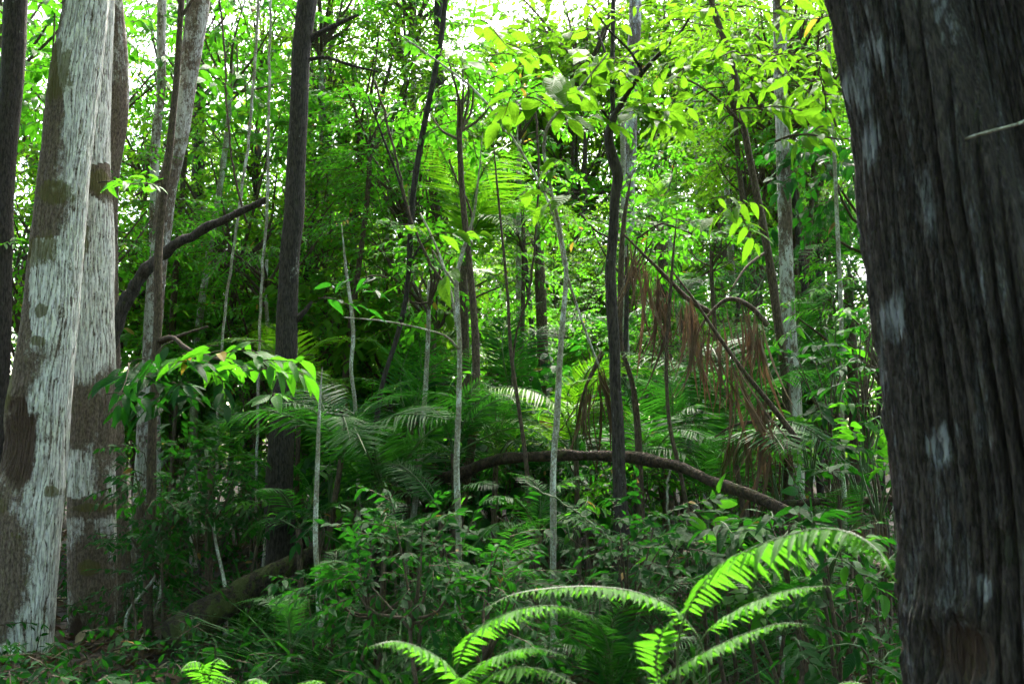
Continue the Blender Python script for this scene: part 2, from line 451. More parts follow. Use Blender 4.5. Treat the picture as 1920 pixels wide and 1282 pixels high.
def sprays(g, cen, dirs, slen, nleaf, L, T, mat, tint_c=None, twig_mat=None, flat=.25, ang=.9, hang=.25, pinn=False):
    """leafy twigs: cen (n,3) start, dirs (n,3); leaves alternate along each twig"""
    n = len(cen); dirs = unit(dirs)
    slen = np.broadcast_to(slen, (n,))
    side = unit(np.cross(dirs, UP) + NR.normal(0, flat, (n, 3))); nor = unit(np.cross(side, dirs)); nor = nor * np.sign(nor[:, 2:3] + 1e-6)
    tc = NR.random(n) if tint_c is None else tint_c
    P_, F_, U_, S_, Tn = [], [], [], [], []
    for k in range(nleaf):
        u = (k // 2 * 2 + .8) / nleaf if pinn else (k + .8) / nleaf
        s = 1 if k % 2 == 0 else -1
        if k == nleaf - 1: s = 0
        pos = cen + dirs * (slen * u)[:, None] - UP * (hang * slen * u * u)[:, None]
        f = dirs * (math.cos(ang) if s else 1) + side * (s * math.sin(ang)) + NR.normal(0, .22, (n, 3)) - UP * hang * (.6 + u)
        P_.append(pos); F_.append(f); U_.append(unit(nor + NR.normal(0, .30, (n, 3))))
        S_.append(L * NR.uniform(.65, 1.2, n) * (1 - .3 * abs(u - .5))); Tn.append(np.clip(tc * .7 + NR.random(n) * .3, 0, 1))
    stamp(g, T, np.concatenate(P_), np.concatenate(F_), np.concatenate(U_), np.concatenate(S_), mat, np.concatenate(Tn))
    if twig_mat is not None:
        mid = cen + dirs * (slen * .5)[:, None] - UP * (hang * slen * .25)[:, None]; end = cen + dirs * (slen * .95)[:, None] - UP * (hang * slen * .9)[:, None]
        r = .0035 + .0012 * slen / .5
        Vs, Fs = [], []
        for q, rr in ((cen, r * 1.3), (mid, r), (end, r * .4)):
            for a in range(3):
                Vs.append(q + (side * math.cos(a * 2.094) + nor * math.sin(a * 2.094)) * rr[:, None])
        V = np.stack(Vs, 1).reshape(-1, 3)
        b = np.arange(n)[:, None] * 9
        fs = [np.concatenate([b + 3 * l + a, b + 3 * l + (a + 1) % 3, b + 3 * l + 3 + (a + 1) % 3, b + 3 * l + 3 + a], 1) for l in (0, 1) for a in range(3)]
        g.add(V, [np.concatenate(fs)], twig_mat)


def crown_mesh(name, mats, rad, nclump, nspray, slen, nleaf, L, T, hang=.25, flat=.3, pinn=False, limbs=True, seed=0, hollow=.35):
    """crown of clumps of leafy twigs on limbs from the local origin (0,0,0 = bottom of the crown)"""
    global NR
    keep = NR; NR = np.random.default_rng(seed + 100)
    rx, ry, rz = rad
    g = G()
    cl = unit(NR.normal(0, 1, (nclump, 3))) * (NR.uniform(hollow, 1, (nclump, 1)))
    cl = cl * [rx, ry, rz] + [0, 0, rz * .8]
    if limbs:
        for c in cl:
            m = c * [.45, .45, .35] + NR.normal(0, .06, 3) * rx
            b = np.array([0, 0, NR.uniform(-.3, .1) * rz])
            cc = resample([b, m, c], 6)
            V, fs, lc = tube(cc, np.linspace(.022, .007, 6) * (rx ** .7), 5, cap=False); g.add(V, fs, 1, lc)
    cr = .42 * rx
    cen, dr = [], []
    for c in cl:
        off = NR.normal(0, .5, (nspray, 3)) * [cr, cr, cr * .6]
        cen.append(c + off); d = unit(off + (c - [0, 0, rz * .6]) * .35 + NR.normal(0, .3 * cr, (nspray, 3)))
        d[:, 2] = d[:, 2] * .5 - .05; dr.append(d)
    tc = np.repeat(NR.random(nclump), nspray) * .7 + NR.random(nclump * nspray) * .3
    sprays(g, np.concatenate(cen), np.concatenate(dr), NR.uniform(.7, 1.25, nclump * nspray) * slen, nleaf, L, T, 0, tc, 1, flat, hang=hang, pinn=pinn)
    me = g.mesh(name, mats); NR = keep
    return me


TW = M['twig']
CROWN = {}
def crowns(kind, n, matk, *a, **k):
    CROWN[kind] = [crown_mesh('crown_' + kind, [M[matk], TW], *a, seed=i * 7 + len(CROWN) * 31, **k) for i in range(n)]

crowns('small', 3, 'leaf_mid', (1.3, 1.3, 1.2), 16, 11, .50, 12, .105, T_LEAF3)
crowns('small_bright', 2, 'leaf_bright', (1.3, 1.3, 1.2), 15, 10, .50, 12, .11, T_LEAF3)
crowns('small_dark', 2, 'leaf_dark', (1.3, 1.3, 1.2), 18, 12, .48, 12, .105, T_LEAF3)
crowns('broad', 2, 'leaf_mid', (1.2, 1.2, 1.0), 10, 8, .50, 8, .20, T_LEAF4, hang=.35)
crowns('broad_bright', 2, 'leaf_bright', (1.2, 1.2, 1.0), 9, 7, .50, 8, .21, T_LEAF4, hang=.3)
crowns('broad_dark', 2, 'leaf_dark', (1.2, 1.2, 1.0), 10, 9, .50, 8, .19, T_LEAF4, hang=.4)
crowns('pinnate', 2, 'leaf_mid', (1.2, 1.2, 1.0), 13, 7, .60, 19, .12, T_LEAF3N, hang=.3, flat=.15, pinn=True)
crowns('shrub', 3, 'leaf_dark', (.55, .55, .5), 9, 6, .30, 9, .11, T_LEAF3, hang=.2)
crowns('shrub_mid', 2, 'leaf_mid', (.55, .55, .5), 9, 6, .30, 9, .11, T_LEAF3, hang=.2)
crowns('canopy', 3, 'leaf_far', (3.6, 3.6, 2.0), 42, 15, .75, 12, .17, T_LEAF2, hollow=.2)


# ------------------------------------------------------------------ trunks
def ppath(path, d):
    """[(px, py, half width px)] -> centre points and radii at distance d (d may be a pair: at the first and the last point)"""
    n = len(path); ds = [d] * n if not isinstance(d, (tuple, list)) else list(np.linspace(d[0], d[1], n))
    c = np.array([P(a[0], a[1], q) for a, q in zip(path, ds)]); r = np.array([a[2] * q / F for a, q in zip(path, ds)])
    return c, r


def to_ground(c, r, flare=1.35, top=0.):
    """path top-first: carry it on down into the soil; top: metres to add above"""
    b = c[-1]; dz = c[-2] - c[-1]; k = dz / max(.1, dz[2])
    gz = float(ground_z(b[0], b[1]))
    if b[2] > gz + .02:
        h = b[2] - gz; e = b - k * h * .6; e = np.array([e[0], e[1], gz])
        if h > .5:
            m = b * .45 + e * .55; c = np.vstack([c, m, e, e - [0, 0, .25]]); r = np.concatenate([r, [r[-1] * 1.04, r[-1] * flare, r[-1] * flare * 1.25]])
        else:
            c = np.vstack([c, e, e - [0, 0, .25]]); r = np.concatenate([r, [r[-1] * flare, r[-1] * flare * 1.25]])
    else:
        c = np.vstack([c, b - [0, 0, .25]]); r = np.concatenate([r, [r[-1] * 1.2]])
    if top:
        t = unit(c[0] - c[1]); q = c[0] + t * top * .5 + UP * top * .08; q2 = c[0] + (t * .6 + UP * .5) * top
        c = np.vstack([q2, q, c]); r = np.concatenate([[r[0] * .55, r[0] * .8], r])
    return c, r


def trunk_mesh(c, r, mat, seg=14, step=.08, rough=.06, seed=0, off=None, knots=0):
    n = max(6, int(np.linalg.norm(np.diff(c, axis=0), axis=1).sum() / step))
    q = resample(np.column_stack([c, r]), n)
    q[:, 0] += (fbm(q[:, 2] * 1.4, q[:, 2] * 0 + seed, seed, 2) - .5) * q[:, 3] * .5
    g = G(); V, fs, lc = tube(q[:, :3], np.maximum(q[:, 3], .002), seg, rough, seed)
    g.add(V, fs, 0, lc)
    return g.mesh('trunk', [mat], True, off)


def crown_on(root, base, top, kind, sc, rs, name='crown'):
    me = rs.choice(CROWN[kind])
    return part(name, me, root, np.asarray(top) - base, (0, 0, rs.uniform(0, 6.28)), (sc * rs.uniform(.9, 1.1), sc * rs.uniform(.9, 1.1), sc * rs.uniform(.85, 1.1)))


def tree(name, label, path, d, mat, top=0., crown=None, csc=1., seg=14, rough=.06, seed=0, branches=(), cat='tree', group=None, flare=1.35, step=.08):
    c, r = ppath(path, d); c, r = to_ground(c, r, flare, top)
    base = np.array([c[-2][0], c[-2][1], c[-2][2]])
    o = thing(name, label, cat, base, group)
    part('trunk', trunk_mesh(c, r, mat, seg, step, rough, seed, base), o)
    for bp in branches:
        bc, br = ppath(bp[0], bp[1] if len(bp) > 1 else d)
        q = resample(np.column_stack([bc, br]), max(6, len(bc) * 4))
        g = G(); V, fs, lc = tube(q[:, :3], np.maximum(q[:, 3], .002), 8, .1, seed + 3); g.add(V, fs, 0, lc)
        part('branch', g.mesh('branch', [mat], True, base), o)
    if crown:
        rs = random.Random(seed + 5)
        crown_on(o, base, c[0] - UP * .3, crown, csc, rs)
    return o, base


# ---- the detailed trunks: displaced grids with scars, moss and lichen patches
def big_trunk(label, path, d, mat, top, seg, rows, furrow, depth, seed, scars=(), mosses=(), pales=(), lobes=None, crown=None, csc=1., flare=1.2, lit_side=0., wig=1., wob=1., lump=1., name='tree'):
    c, r = ppath(path, d)
    c, r = to_ground(c, r, flare, top)
    base = c[-2].copy()
    q = resample(np.column_stack([c, r]), 2400); zt = P(0, -90, d)[2]; vis = np.where(q[:, 2] < zt)[0][0]
    idx = np.unique(np.concatenate([np.linspace(0, vis, int(rows * .12)), np.linspace(vis, 2399, int(rows * .88))]).astype(int)); q = q[idx]; cc, rr = q[:, :3], q[:, 3]
    t, x, y = frames(cc)
    a = np.arange(seg) / seg * 2 * math.pi
    ln = np.concatenate([[0], np.cumsum(np.linalg.norm(np.diff(cc, axis=0), axis=1))])
    A, Lh = np.meshgrid(a, ln)
    u = A / (2 * math.pi)
    k = max(6, int(round(2 * math.pi * rr.mean() / furrow)))
    warp = (fbm(u * 5, Lh * .9, seed, 3, 5) - .5) * 3.6 * wob + (fbm(u * 16, Lh * 2.4 * wig, seed + 4, 3, 16) - .5) * 2.6 * wob
    rid = np.abs(np.sin(math.pi * (u * k + warp))) ** .6                       # plates with narrow meandering furrows
    rid = rid * (.55 + .45 * np.clip((fbm(u * k * .5, Lh * 2.2, seed + 6, 2, max(1, k // 2)) - .3) * 3, 0, 1)) if k % 2 == 0 else rid * (.55 + .45 * np.clip((vn(u * k, Lh * 2.2, seed + 6, k) - .2) * 2.2, 0, 1))
    rid2 = np.abs(np.sin(math.pi * (u * k * 2 + warp * 2.7 + 1.7 * vn(u * k, Lh * 4, seed + 2, k))))
    blk = fbm(u * k, Lh * 7, seed + 8, 3, k)
    rid = rid * (1 - .55 * lump * np.clip((.30 - vn(u * k + warp, Lh * 13, seed + 12, None)) * 6, 0, 1))
    h = depth * (1.25 * rid + .30 * rid2 + .7 * lump * (blk - .5) - 1.0)
    R = rr[:, None] * np.ones_like(A) + h + rr[:, None] * .10 * lump * (fbm(u * 3, Lh * .8, seed + 5, 3, 3) - .5)
    dirv = np.cos(A)[..., None] * x[:, None] + np.sin(A)[..., None] * y[:, None]
    if lobes is not None: R = R * lobes(dirv, cc[:, None, 2] + 0 * A)
    V = cc[:, None] + R[..., None] * dirv
    def mask(lst):
        m = np.zeros_like(A)
        for (px, py, rx, rz, w) in lst:
            p = P(px, py, d); s = d / F
            front = (V[..., 1] < cc[:, None, 1] + rr[:, None] * .3)
            e = (((V[..., 0] - p[0]) / (rx * s)) ** 2 + ((V[..., 2] - p[2]) / (rz * s)) ** 2) * (.25 + 1.6 * fbm(u * 18, Lh * 3.2, seed + 31, 4, 18) ** 1.3)
            g_ = w * np.exp(-e ** 1.5) * front; m = np.where(np.abs(g_) > np.abs(m), g_, m)
        return m
    sc_, mo_, pa_ = mask(scars), mask(mosses), mask(pales)
    edge = sc_ * (1 - sc_) * 4
    V = V + dirv * ((-.16 * np.clip(sc_ * 1.3 - .3, 0, 1) + .03 * edge) * rr[:, None] * 1.8 + .012 * mo_ * (fbm(u * 40, Lh * 18, 9, 3, 40) - .2))[..., None]
    g = G(); n = len(cc)
    i = np.arange(n - 1)[:, None] * seg; j = np.arange(seg)[None]; kk = (j + 1) % seg
    g.add(V.reshape(-1, 3), [np.stack([i + j, i + kk, i + seg + kk, i + seg + j], -1).reshape(-1, 4)])
    pal = .5 + pa_ * .9 + lit_side * dirv[..., 0]  # right flank paler: light from that side put into the colour
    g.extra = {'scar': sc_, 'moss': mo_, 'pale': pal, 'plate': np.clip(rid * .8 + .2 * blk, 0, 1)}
    o = thing(name, label, 'tree', base)
    part('trunk', g.mesh('trunk', [mat], True, base), o)
    if crown: crown_on(o, base, cc[0] - UP * .8, crown, csc, random.Random(seed))
    return o, base


def lobed(dirv, z):
    # a deep fold facing the camera, a little to the right, closing towards the ground
    ang = np.arctan2(dirv[..., 0], -dirv[..., 1])           # 0 = towards the camera, + = right
    cen = -.42 + (2.75 - z) * .6
    k = np.clip((z - 1.1) / .7, 0, 1)
    fold = np.exp(-((ang - cen) / .42) ** 6) * (.50 * k + .03)
    rib = .10 * np.exp(-((ang - cen + .72) / .25) ** 2) + .12 * np.exp(-((ang - cen - .7) / .25) ** 2)
    return 1 - fold + rib * k


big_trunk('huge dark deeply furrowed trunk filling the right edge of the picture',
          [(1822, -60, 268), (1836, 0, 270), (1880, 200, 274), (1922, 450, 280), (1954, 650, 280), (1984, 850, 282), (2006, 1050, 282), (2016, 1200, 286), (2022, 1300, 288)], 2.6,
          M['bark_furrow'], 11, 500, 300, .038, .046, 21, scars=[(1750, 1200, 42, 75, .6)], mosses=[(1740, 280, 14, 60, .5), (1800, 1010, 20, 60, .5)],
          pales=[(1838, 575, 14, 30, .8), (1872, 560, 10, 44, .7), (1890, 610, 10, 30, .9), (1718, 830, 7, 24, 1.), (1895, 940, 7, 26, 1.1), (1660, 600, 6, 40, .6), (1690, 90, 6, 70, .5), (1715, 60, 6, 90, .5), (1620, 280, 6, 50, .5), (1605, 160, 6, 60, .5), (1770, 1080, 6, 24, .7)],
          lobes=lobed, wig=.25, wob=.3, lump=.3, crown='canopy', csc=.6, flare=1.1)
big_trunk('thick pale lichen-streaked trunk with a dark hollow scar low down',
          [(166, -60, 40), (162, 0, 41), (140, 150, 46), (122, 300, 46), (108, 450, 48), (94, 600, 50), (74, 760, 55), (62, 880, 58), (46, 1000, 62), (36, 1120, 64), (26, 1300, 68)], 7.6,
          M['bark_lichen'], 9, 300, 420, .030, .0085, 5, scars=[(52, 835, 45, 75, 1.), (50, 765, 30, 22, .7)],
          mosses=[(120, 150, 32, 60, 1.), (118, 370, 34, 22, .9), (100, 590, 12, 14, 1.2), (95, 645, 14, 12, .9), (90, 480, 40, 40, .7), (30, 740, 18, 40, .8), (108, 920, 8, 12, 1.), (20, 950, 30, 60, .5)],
          pales=[(95, 530, 50, 90, .5), (150, 80, 30, 160, .4), (110, 1000, 18, 260, .7), (120, 830, 20, 120, .7), (60, 1250, 40, 60, .4), (100, 230, 40, 130, -.5), (95, 420, 45, 40, -.6), (60, 560, 24, 200, -.5), (30, 1050, 60, 120, -.6), (70, 700, 40, 40, -.4), (115, 680, 20, 30, -.3)], crown='canopy', csc=1., lit_side=.42)
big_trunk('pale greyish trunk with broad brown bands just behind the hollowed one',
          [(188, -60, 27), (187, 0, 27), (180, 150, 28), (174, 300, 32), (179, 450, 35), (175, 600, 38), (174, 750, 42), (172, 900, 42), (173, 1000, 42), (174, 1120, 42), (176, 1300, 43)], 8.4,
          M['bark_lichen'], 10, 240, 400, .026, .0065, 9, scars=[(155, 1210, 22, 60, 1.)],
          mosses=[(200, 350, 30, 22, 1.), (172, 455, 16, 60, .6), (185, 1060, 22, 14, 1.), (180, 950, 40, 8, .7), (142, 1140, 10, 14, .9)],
          pales=[(195, 560, 40, 110, .8), (190, 200, 30, 200, .8), (160, 890, 30, 40, .5), (175, 780, 50, 50, -.8), (195, 340, 50, 40, -.8), (180, 950, 60, 16, -.7), (190, 1080, 50, 90, -.5), (205, 800, 20, 100, -.6), (160, 500, 14, 130, -.6), (180, 1220, 60, 60, -.6)], crown='canopy', csc=.95, lit_side=.12)
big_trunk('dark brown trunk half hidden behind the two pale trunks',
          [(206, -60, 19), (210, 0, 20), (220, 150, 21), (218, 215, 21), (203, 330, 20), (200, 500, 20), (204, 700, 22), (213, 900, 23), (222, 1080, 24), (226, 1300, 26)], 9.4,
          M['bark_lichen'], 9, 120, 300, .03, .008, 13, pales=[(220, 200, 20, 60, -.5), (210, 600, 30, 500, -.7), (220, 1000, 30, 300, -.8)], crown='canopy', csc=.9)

# ---- plain trunks, saplings, poles
tree('tree', 'dark trunk with white lichen flecks leaning at the left picture edge',
     [(34, -60, 23), (32, 0, 23), (22, 130, 21), (8, 300, 21), (0, 450, 22), (-6, 650, 24), (-14, 900, 28), (-20, 1100, 30)], 9.0, M['bark_dark'], 8, 'canopy', .9, 18, .08, 1)
tree('tree', 'leaning trunk with white patched right side behind the pale pair',
     [(378, -60, 22), (370, 0, 22), (352, 130, 19), (335, 250, 18), (315, 360, 18), (300, 470, 17), (288, 600, 17), (277, 740, 16), (268, 900, 17), (262, 1000, 18)], 9.8, M['bark_grey'], 6, 'canopy', .5, 16, .09, 2)
tree('tree', 'slim white-barked trunk rising beside the leaning patched trunk',
     [(304, -60, 9), (303, 0, 9), (302, 60, 9), (304, 150, 9), (292, 260, 9), (288, 400, 9), (290, 600, 9), (292, 900, 10)], 10.6, M['bark_grey'], 5, 'canopy', .5, 10, .06, 3)
tree('tree', 'straight dark brown trunk with one stub branch, left of centre',
     [(576, -60, 20), (574, 0, 20), (567, 75, 18.5), (562, 160, 18), (557, 300, 18), (552, 400, 19), (543, 470, 19), (540, 600, 20), (533, 750, 22), (530, 870, 25), (526, 960, 28)], 9.0, M['bark_dark'], 7, 'canopy', .5, 18, .07, 4,
     branches=[([(572, 80, 9), (600, 62, 6), (635, 45, 4.5), (672, 28, 3)],), ([(565, 115, 5), (610, 108, 3.5), (655, 122, 2.8), (710, 135, 2)],), ([(548, 605, 8), (570, 585, 5), (585, 565, 3)],)])
tree('tree', 'short-looking dark trunk behind palm leaflets in the middle',
     [(822, 380, 11), (822, 470, 13), (821, 560, 15), (820, 700, 15), (818, 830, 16), (815, 900, 18)], 14.5, M['bark_dark'], 5, 'canopy', .5, 14, .06, 5)
tree('tree', 'pale grey trunk half hidden by leaves behind the crooked dark sapling',
     [(1192, -60, 12), (1190, 0, 12), (1184, 200, 12), (1178, 400, 12), (1176, 600, 12), (1180, 800, 13)], 17, M['bark_grey'], 5, 'canopy', .5, 12, .06, 6)
tree('tree', 'straight greyish trunk right of centre with bright right flank',
     [(1458, -60, 12), (1459, 0, 12), (1464, 150, 12.5), (1470, 330, 13), (1474, 500, 13.5), (1481, 620, 14), (1487, 740, 14), (1492, 900, 16), (1494, 980, 17)], 9.2, M['bark_grey'], 7, 'canopy', .5, 16, .05, 7)
tree('tree', 'far slim pale trunk between white sapling tops',
     [(772, 480, 7), (771, 560, 7), (773, 700, 7.5), (776, 850, 8), (777, 900, 9)], 15, M['bark_pale'], 4, 'small', 1.2, 10, .05, 8)
tree('tree', 'far pale trunk seen over the dead brown fronds', [(1308, 180, 9), (1310, 300, 9), (1312, 450, 9), (1314, 700, 10)], 22, M['bark_grey'], 4, 'canopy', .5, 10, .06, 9)
tree('tree', 'distant dark trunk right of the straight dark trunk', [(612, 560, 8), (611, 650, 8), (610, 760, 8)], 19, M['bark_dark'], 6, 'canopy', .5, 10, .06, 10)
tree('tree', 'distant grey trunk behind the leaning patched pair', [(372, 300, 13), (374, 450, 13), (375, 600, 13), (377, 760, 14)], 17, M['bark_dark'], 6, 'canopy', .5, 12, .06, 12)

SAP = 'sapling'
def sap(name, label, path, d, mat, branches=(), top=0., crown=None, csc=1., seed=0, cat='sapling', seg=10, step=.05):
    return tree(name, label, path, d, mat, top, crown, csc, seg, .24, seed, branches, cat, None, 1.2, step)

sap('sapling', 'thin lichen-flecked dark stem standing right of the pale trunks',
    [(342, -40, 6), (336, 60, 6), (328, 170, 6), (318, 270, 7), (306, 380, 7), (297, 480, 8), (296, 600, 8), (291, 700, 8), (284, 800, 8.5), (282, 950, 9), (277, 1080, 9), (280, 1290, 10)], 7.8, M['bark_brown'], seed=20,
    branches=[([(296, 640, 6), (322, 632, 4), (345, 650, 4.5), (372, 664, 4), (420, 676, 3), (455, 694, 2), (500, 690, 1.4)], (7.8, 7.2)), ([(296, 645, 4), (340, 628, 3), (390, 612, 2)],), ([(310, 330, 4), (280, 352, 3), (250, 368, 2)],), ([(334, 40, 4), (352, 14, 3), (372, -20, 2.5)],), ([(340, 12, 3.5), (328, -10, 3), (318, -30, 2.5)],)])
sap('sapling', 'slim white sapling with a brown top, left of centre',
    [(905, 250, .6), (897, 330, 1.8), (884, 420, 3), (868, 470, 3.4), (856, 520, 4), (857, 575, 4.6), (861, 640, 5), (860, 760, 5.2), (857, 880, 5.4), (860, 990, 5.6), (859, 1100, 6), (855, 1220, 6.5)], 6.4, M['bark_pale'], seed=21,
    branches=[([(862, 655, 3), (835, 630, 2), (790, 616, 1.8), (720, 602, 1.6), (645, 595, 1)], (6.4, 6.0)), ([(856, 610, 3), (848, 560, 2.6), (832, 500, 2.4), (808, 440, 2), (788, 400, 1.6)], (6.4, 6.6)), ([(857, 540, 2.4), (830, 500, 2), (812, 470, 1.4)], (6.4, 6.2))])
sap('sapling', 'forked white sapling with dark upper stems in the centre',
    [(1062, 492, 4), (1061, 540, 4.6), (1056, 600, 5), (1050, 680, 5.4), (1045, 780, 5.8), (1038, 880, 6), (1038, 980, 6), (1036, 1080, 6.3), (1038, 1200, 6.6), (1034, 1290, 7)], 6.2, M['bark_pale'], seed=22,
    branches=[([(1062, 498, 3.6), (1050, 430, 3.6), (1030, 340, 3.2), (1020, 270, 3.2), (1028, 235, 3), (1062, 195, 2.6), (1100, 150, 2.2), (1140, 100, 1.6)], (6.2, 5.8)),
              ([(1058, 500, 2.6), (1040, 410, 2.6), (1010, 340, 2.4), (975, 280, 2.2), (930, 215, 2.4), (880, 160, 2.2), (820, 115, 2), (750, 65, 1.6)], (6.2, 6.6)),
              ([(1064, 520, 3), (1082, 575, 2.4), (1105, 640, 2.2), (1125, 690, 1.6)], (6.2, 6.5))])
sap('sapling', 'crooked dark sapling with a kinked stem near the centre',
    [(1166, 196, 6), (1150, 222, 8), (1142, 262, 9), (1150, 295, 11), (1160, 330, 11), (1154, 370, 10), (1150, 440, 10), (1144, 500, 10.5), (1146, 580, 11), (1152, 660, 11), (1154, 740, 11), (1158, 820, 11.5), (1162, 900, 12), (1166, 970, 13)], 6.8, M['bark_dark'], seed=23,
    branches=[([(1160, 205, 6), (1180, 170, 5), (1210, 130, 4.6), (1240, 98, 4), (1275, 62, 2.6), (1300, 20, 1.6)], (6.8, 6.3)), ([(1150, 225, 5), (1148, 150, 4.6), (1149, 70, 4.4), (1150, -40, 4)], (6.8, 7.0)),
              ([(1206, 138, 3), (1180, 95, 2.6), (1140, 55, 2.2), (1110, 10, 1.8)], (6.5, 6.2)), ([(1148, 150, 3), (1128, 80, 2.4), (1105, 30, 2)], (6.9, 7.2)), ([(1148, 240, 4), (1132, 210, 3), (1110, 185, 2)], (6.8, 6.4))])
sap('sapling', 'slanting dark sapling crossing in front of the greyish trunk',
    [(1318, -60, 5), (1342, 30, 6), (1368, 100, 6.4), (1386, 190, 6.6), (1398, 260, 7), (1416, 350, 7.4), (1434, 440, 7.6), (1448, 530, 8), (1458, 600, 8.4), (1470, 690, 9), (1478, 800, 9), (1480, 950, 9.5)], 8.0, M['bark_brown'], seed=24,
    branches=[([(1372, 110, 4), (1350, 50, 3), (1330, 0, 2.4)], (8, 8.3)), ([(1394, 235, 3), (1350, 190, 2.6), (1300, 155, 2), (1250, 140, 1.4)], (8, 7.4)), ([(1440, 470, 3), (1400, 500, 2.4), (1370, 545, 1.8)], (8, 7.6))])
sap('sapling', 'slanting dark sapling rising to the right towards the bright gap',
    [(838, -30, 5), (828, 60, 5.4), (812, 150, 5.6), (790, 260, 5.6), (776, 350, 5.6), (770, 430, 5.6), (766, 520, 5.4), (758, 580, 5), (742, 640, 4.6), (722, 700, 4.4), (705, 800, 5), (700, 900, 5.5)], 8.6, M['bark_dark'], seed=25,
    branches=[([(766, 500, 3), (790, 460, 2), (820, 440, 1.4)],), ([(772, 420, 3), (745, 330, 2.4), (715, 250, 2), (690, 180, 1.6)], (8.6, 8.2)), ([(800, 210, 3), (840, 190, 2), (880, 190, 1.4)], (8.6, 8.9))])
sap('sapling', 'thin crooked pole with dark top and greenish foot',
    [(640, 420, .8), (648, 500, 2.6), (660, 590, 3.6), (662, 640, 4), (658, 690, 4), (664, 740, 4), (668, 800, 4), (671, 900, 4.4), (672, 1030, 4.6)], 8.2, M['bark_pale'], seed=26)
sap('sapling', 'thin dark pole bending right behind the fallen arched log',
    [(1270, 400, .6), (1262, 480, 2.4), (1256, 560, 3), (1250, 640, 3.4), (1250, 720, 3.6), (1256, 800, 3.8), (1274, 880, 4), (1290, 960, 4.2), (1302, 1040, 4.4), (1312, 1090, 4.6)], 7.0, M['bark_brown'], seed=27)
sap('bamboo_pole', 'jointed pale green pole beside the huge furrowed trunk',
    [(1552, 60, 3), (1560, 200, 3.4), (1566, 330, 3.6), (1571, 430, 3.8), (1576, 560, 4), (1579, 680, 4), (1580, 800, 4.2)], 8.8, M['bark_pale'], seed=28, cat='bamboo', top=1.5)
sap('sapling', 'thin dark stem left of the forked white sapling',
    [(924, 250, .6), (930, 330, 1.8), (945, 480, 2.6), (952, 560, 3), (958, 660, 3.4), (972, 760, 3.6), (986, 860, 4), (992, 960, 4), (996, 1060, 4.4)], 7.4, M['bark_brown'], seed=29)
sap('sapling', 'brown stem pressed close against the crooked dark sapling',
    [(1184, 330, 1), (1172, 400, 4), (1166, 470, 5), (1164, 560, 5), (1166, 650, 4.6), (1186, 720, 5), (1196, 800, 6), (1200, 880, 7)], 7.6, M['bark_brown'], seed=30)
sap('sapling', 'slim mossy stem with dark bark under the straight dark trunk',
    [(604, 690, .7), (598, 780, 3), (596, 860, 4), (593, 940, 4.4), (592, 1020, 4.6), (596, 1090, 4.6), (600, 1160, 5), (612, 1215, 5), (618, 1290, 5)], 6.6, M['bark_pale'], seed=31)

# a liana: hanging thin vines
def vine(label, path, d, r, mat='twig', seed=0, name='hanging_vine'):
    c, _ = ppath([(a, b, 1) for a, b in path], d)
    q = resample(c, len(c) * 6); q = q + NR.normal(0, .004, q.shape)
    base = q[-1].copy(); g = G(); V, fs, lc = tube(q, r, 6, .1, seed); g.add(V, fs, 0, lc)
    o = link(bpy.data.objects.new(name, g.mesh(name, [M[mat]], True, base))); o.location = tuple(base)
    o['label'] = label; o['category'] = 'vine'; o['group'] = 'hanging vines'
    return o

vine('pale vine hanging straight down left of the straight dark trunk', [(508, -40), (506, 100), (503, 250), (500, 400), (492, 500), (488, 600), (484, 720), (482, 840), (480, 960)], 9.0, .013, 'bark_pale', 1)
vine('second pale vine slanting beside the first one', [(486, -40), (478, 120), (466, 260), (450, 380), (438, 460), (424, 560), (414, 680), (408, 800), (404, 930)], 9.6, .014, 'bark_pale', 2)
vine('dark vine sagging across the upper left leaves', [(408, -20), (420, 80), (425, 200), (440, 330), (462, 420)], 9.2, .010, 'bark_brown', 3)
vine('thin vine arching left of the bright palm', [(702, 150), (726, 230), (748, 320), (768, 400), (800, 480), (850, 560)], 8.0, .010, 'bark_brown', 4)
vine('looping thin vine right of the bright palm', [(842, 300), (862, 350), (880, 385), (886, 420), (880, 480), (872, 520)], 9, .010, 'bark_brown', 5)
vine('pale thin vine dangling under the fallen arched log', [(1262, 866), (1252, 900), (1252, 960), (1262, 1020), (1268, 1060)], 7.2, .008, 'bark_pale', 6)
vine('thin vine strung between centre stems above the dead fronds', [(1086, 400), (1130, 440), (1180, 452), (1240, 420), (1300, 440)], 8.6, .009, 'bark_brown', 7)
vine('thin yellowish tendril across the centre undergrowth', [(985, 905), (1020, 925), (1060, 945), (1100, 975), (1140, 1010), (1150, 1050)], 4.6, .004, 'stem_green', 8)
vine('long thin stem slanting behind the forked white sapling', [(1000, 160), (1010, 300), (1000, 480), (990, 560), (970, 620), (960, 760), (955, 930)], 10, .012, 'bark_brown', 9)
vine('pale thin vine right of the slim white sapling', [(884, 560), (886, 640), (884, 760), (880, 860), (878, 940)], 10, .012, 'bark_pale', 10)

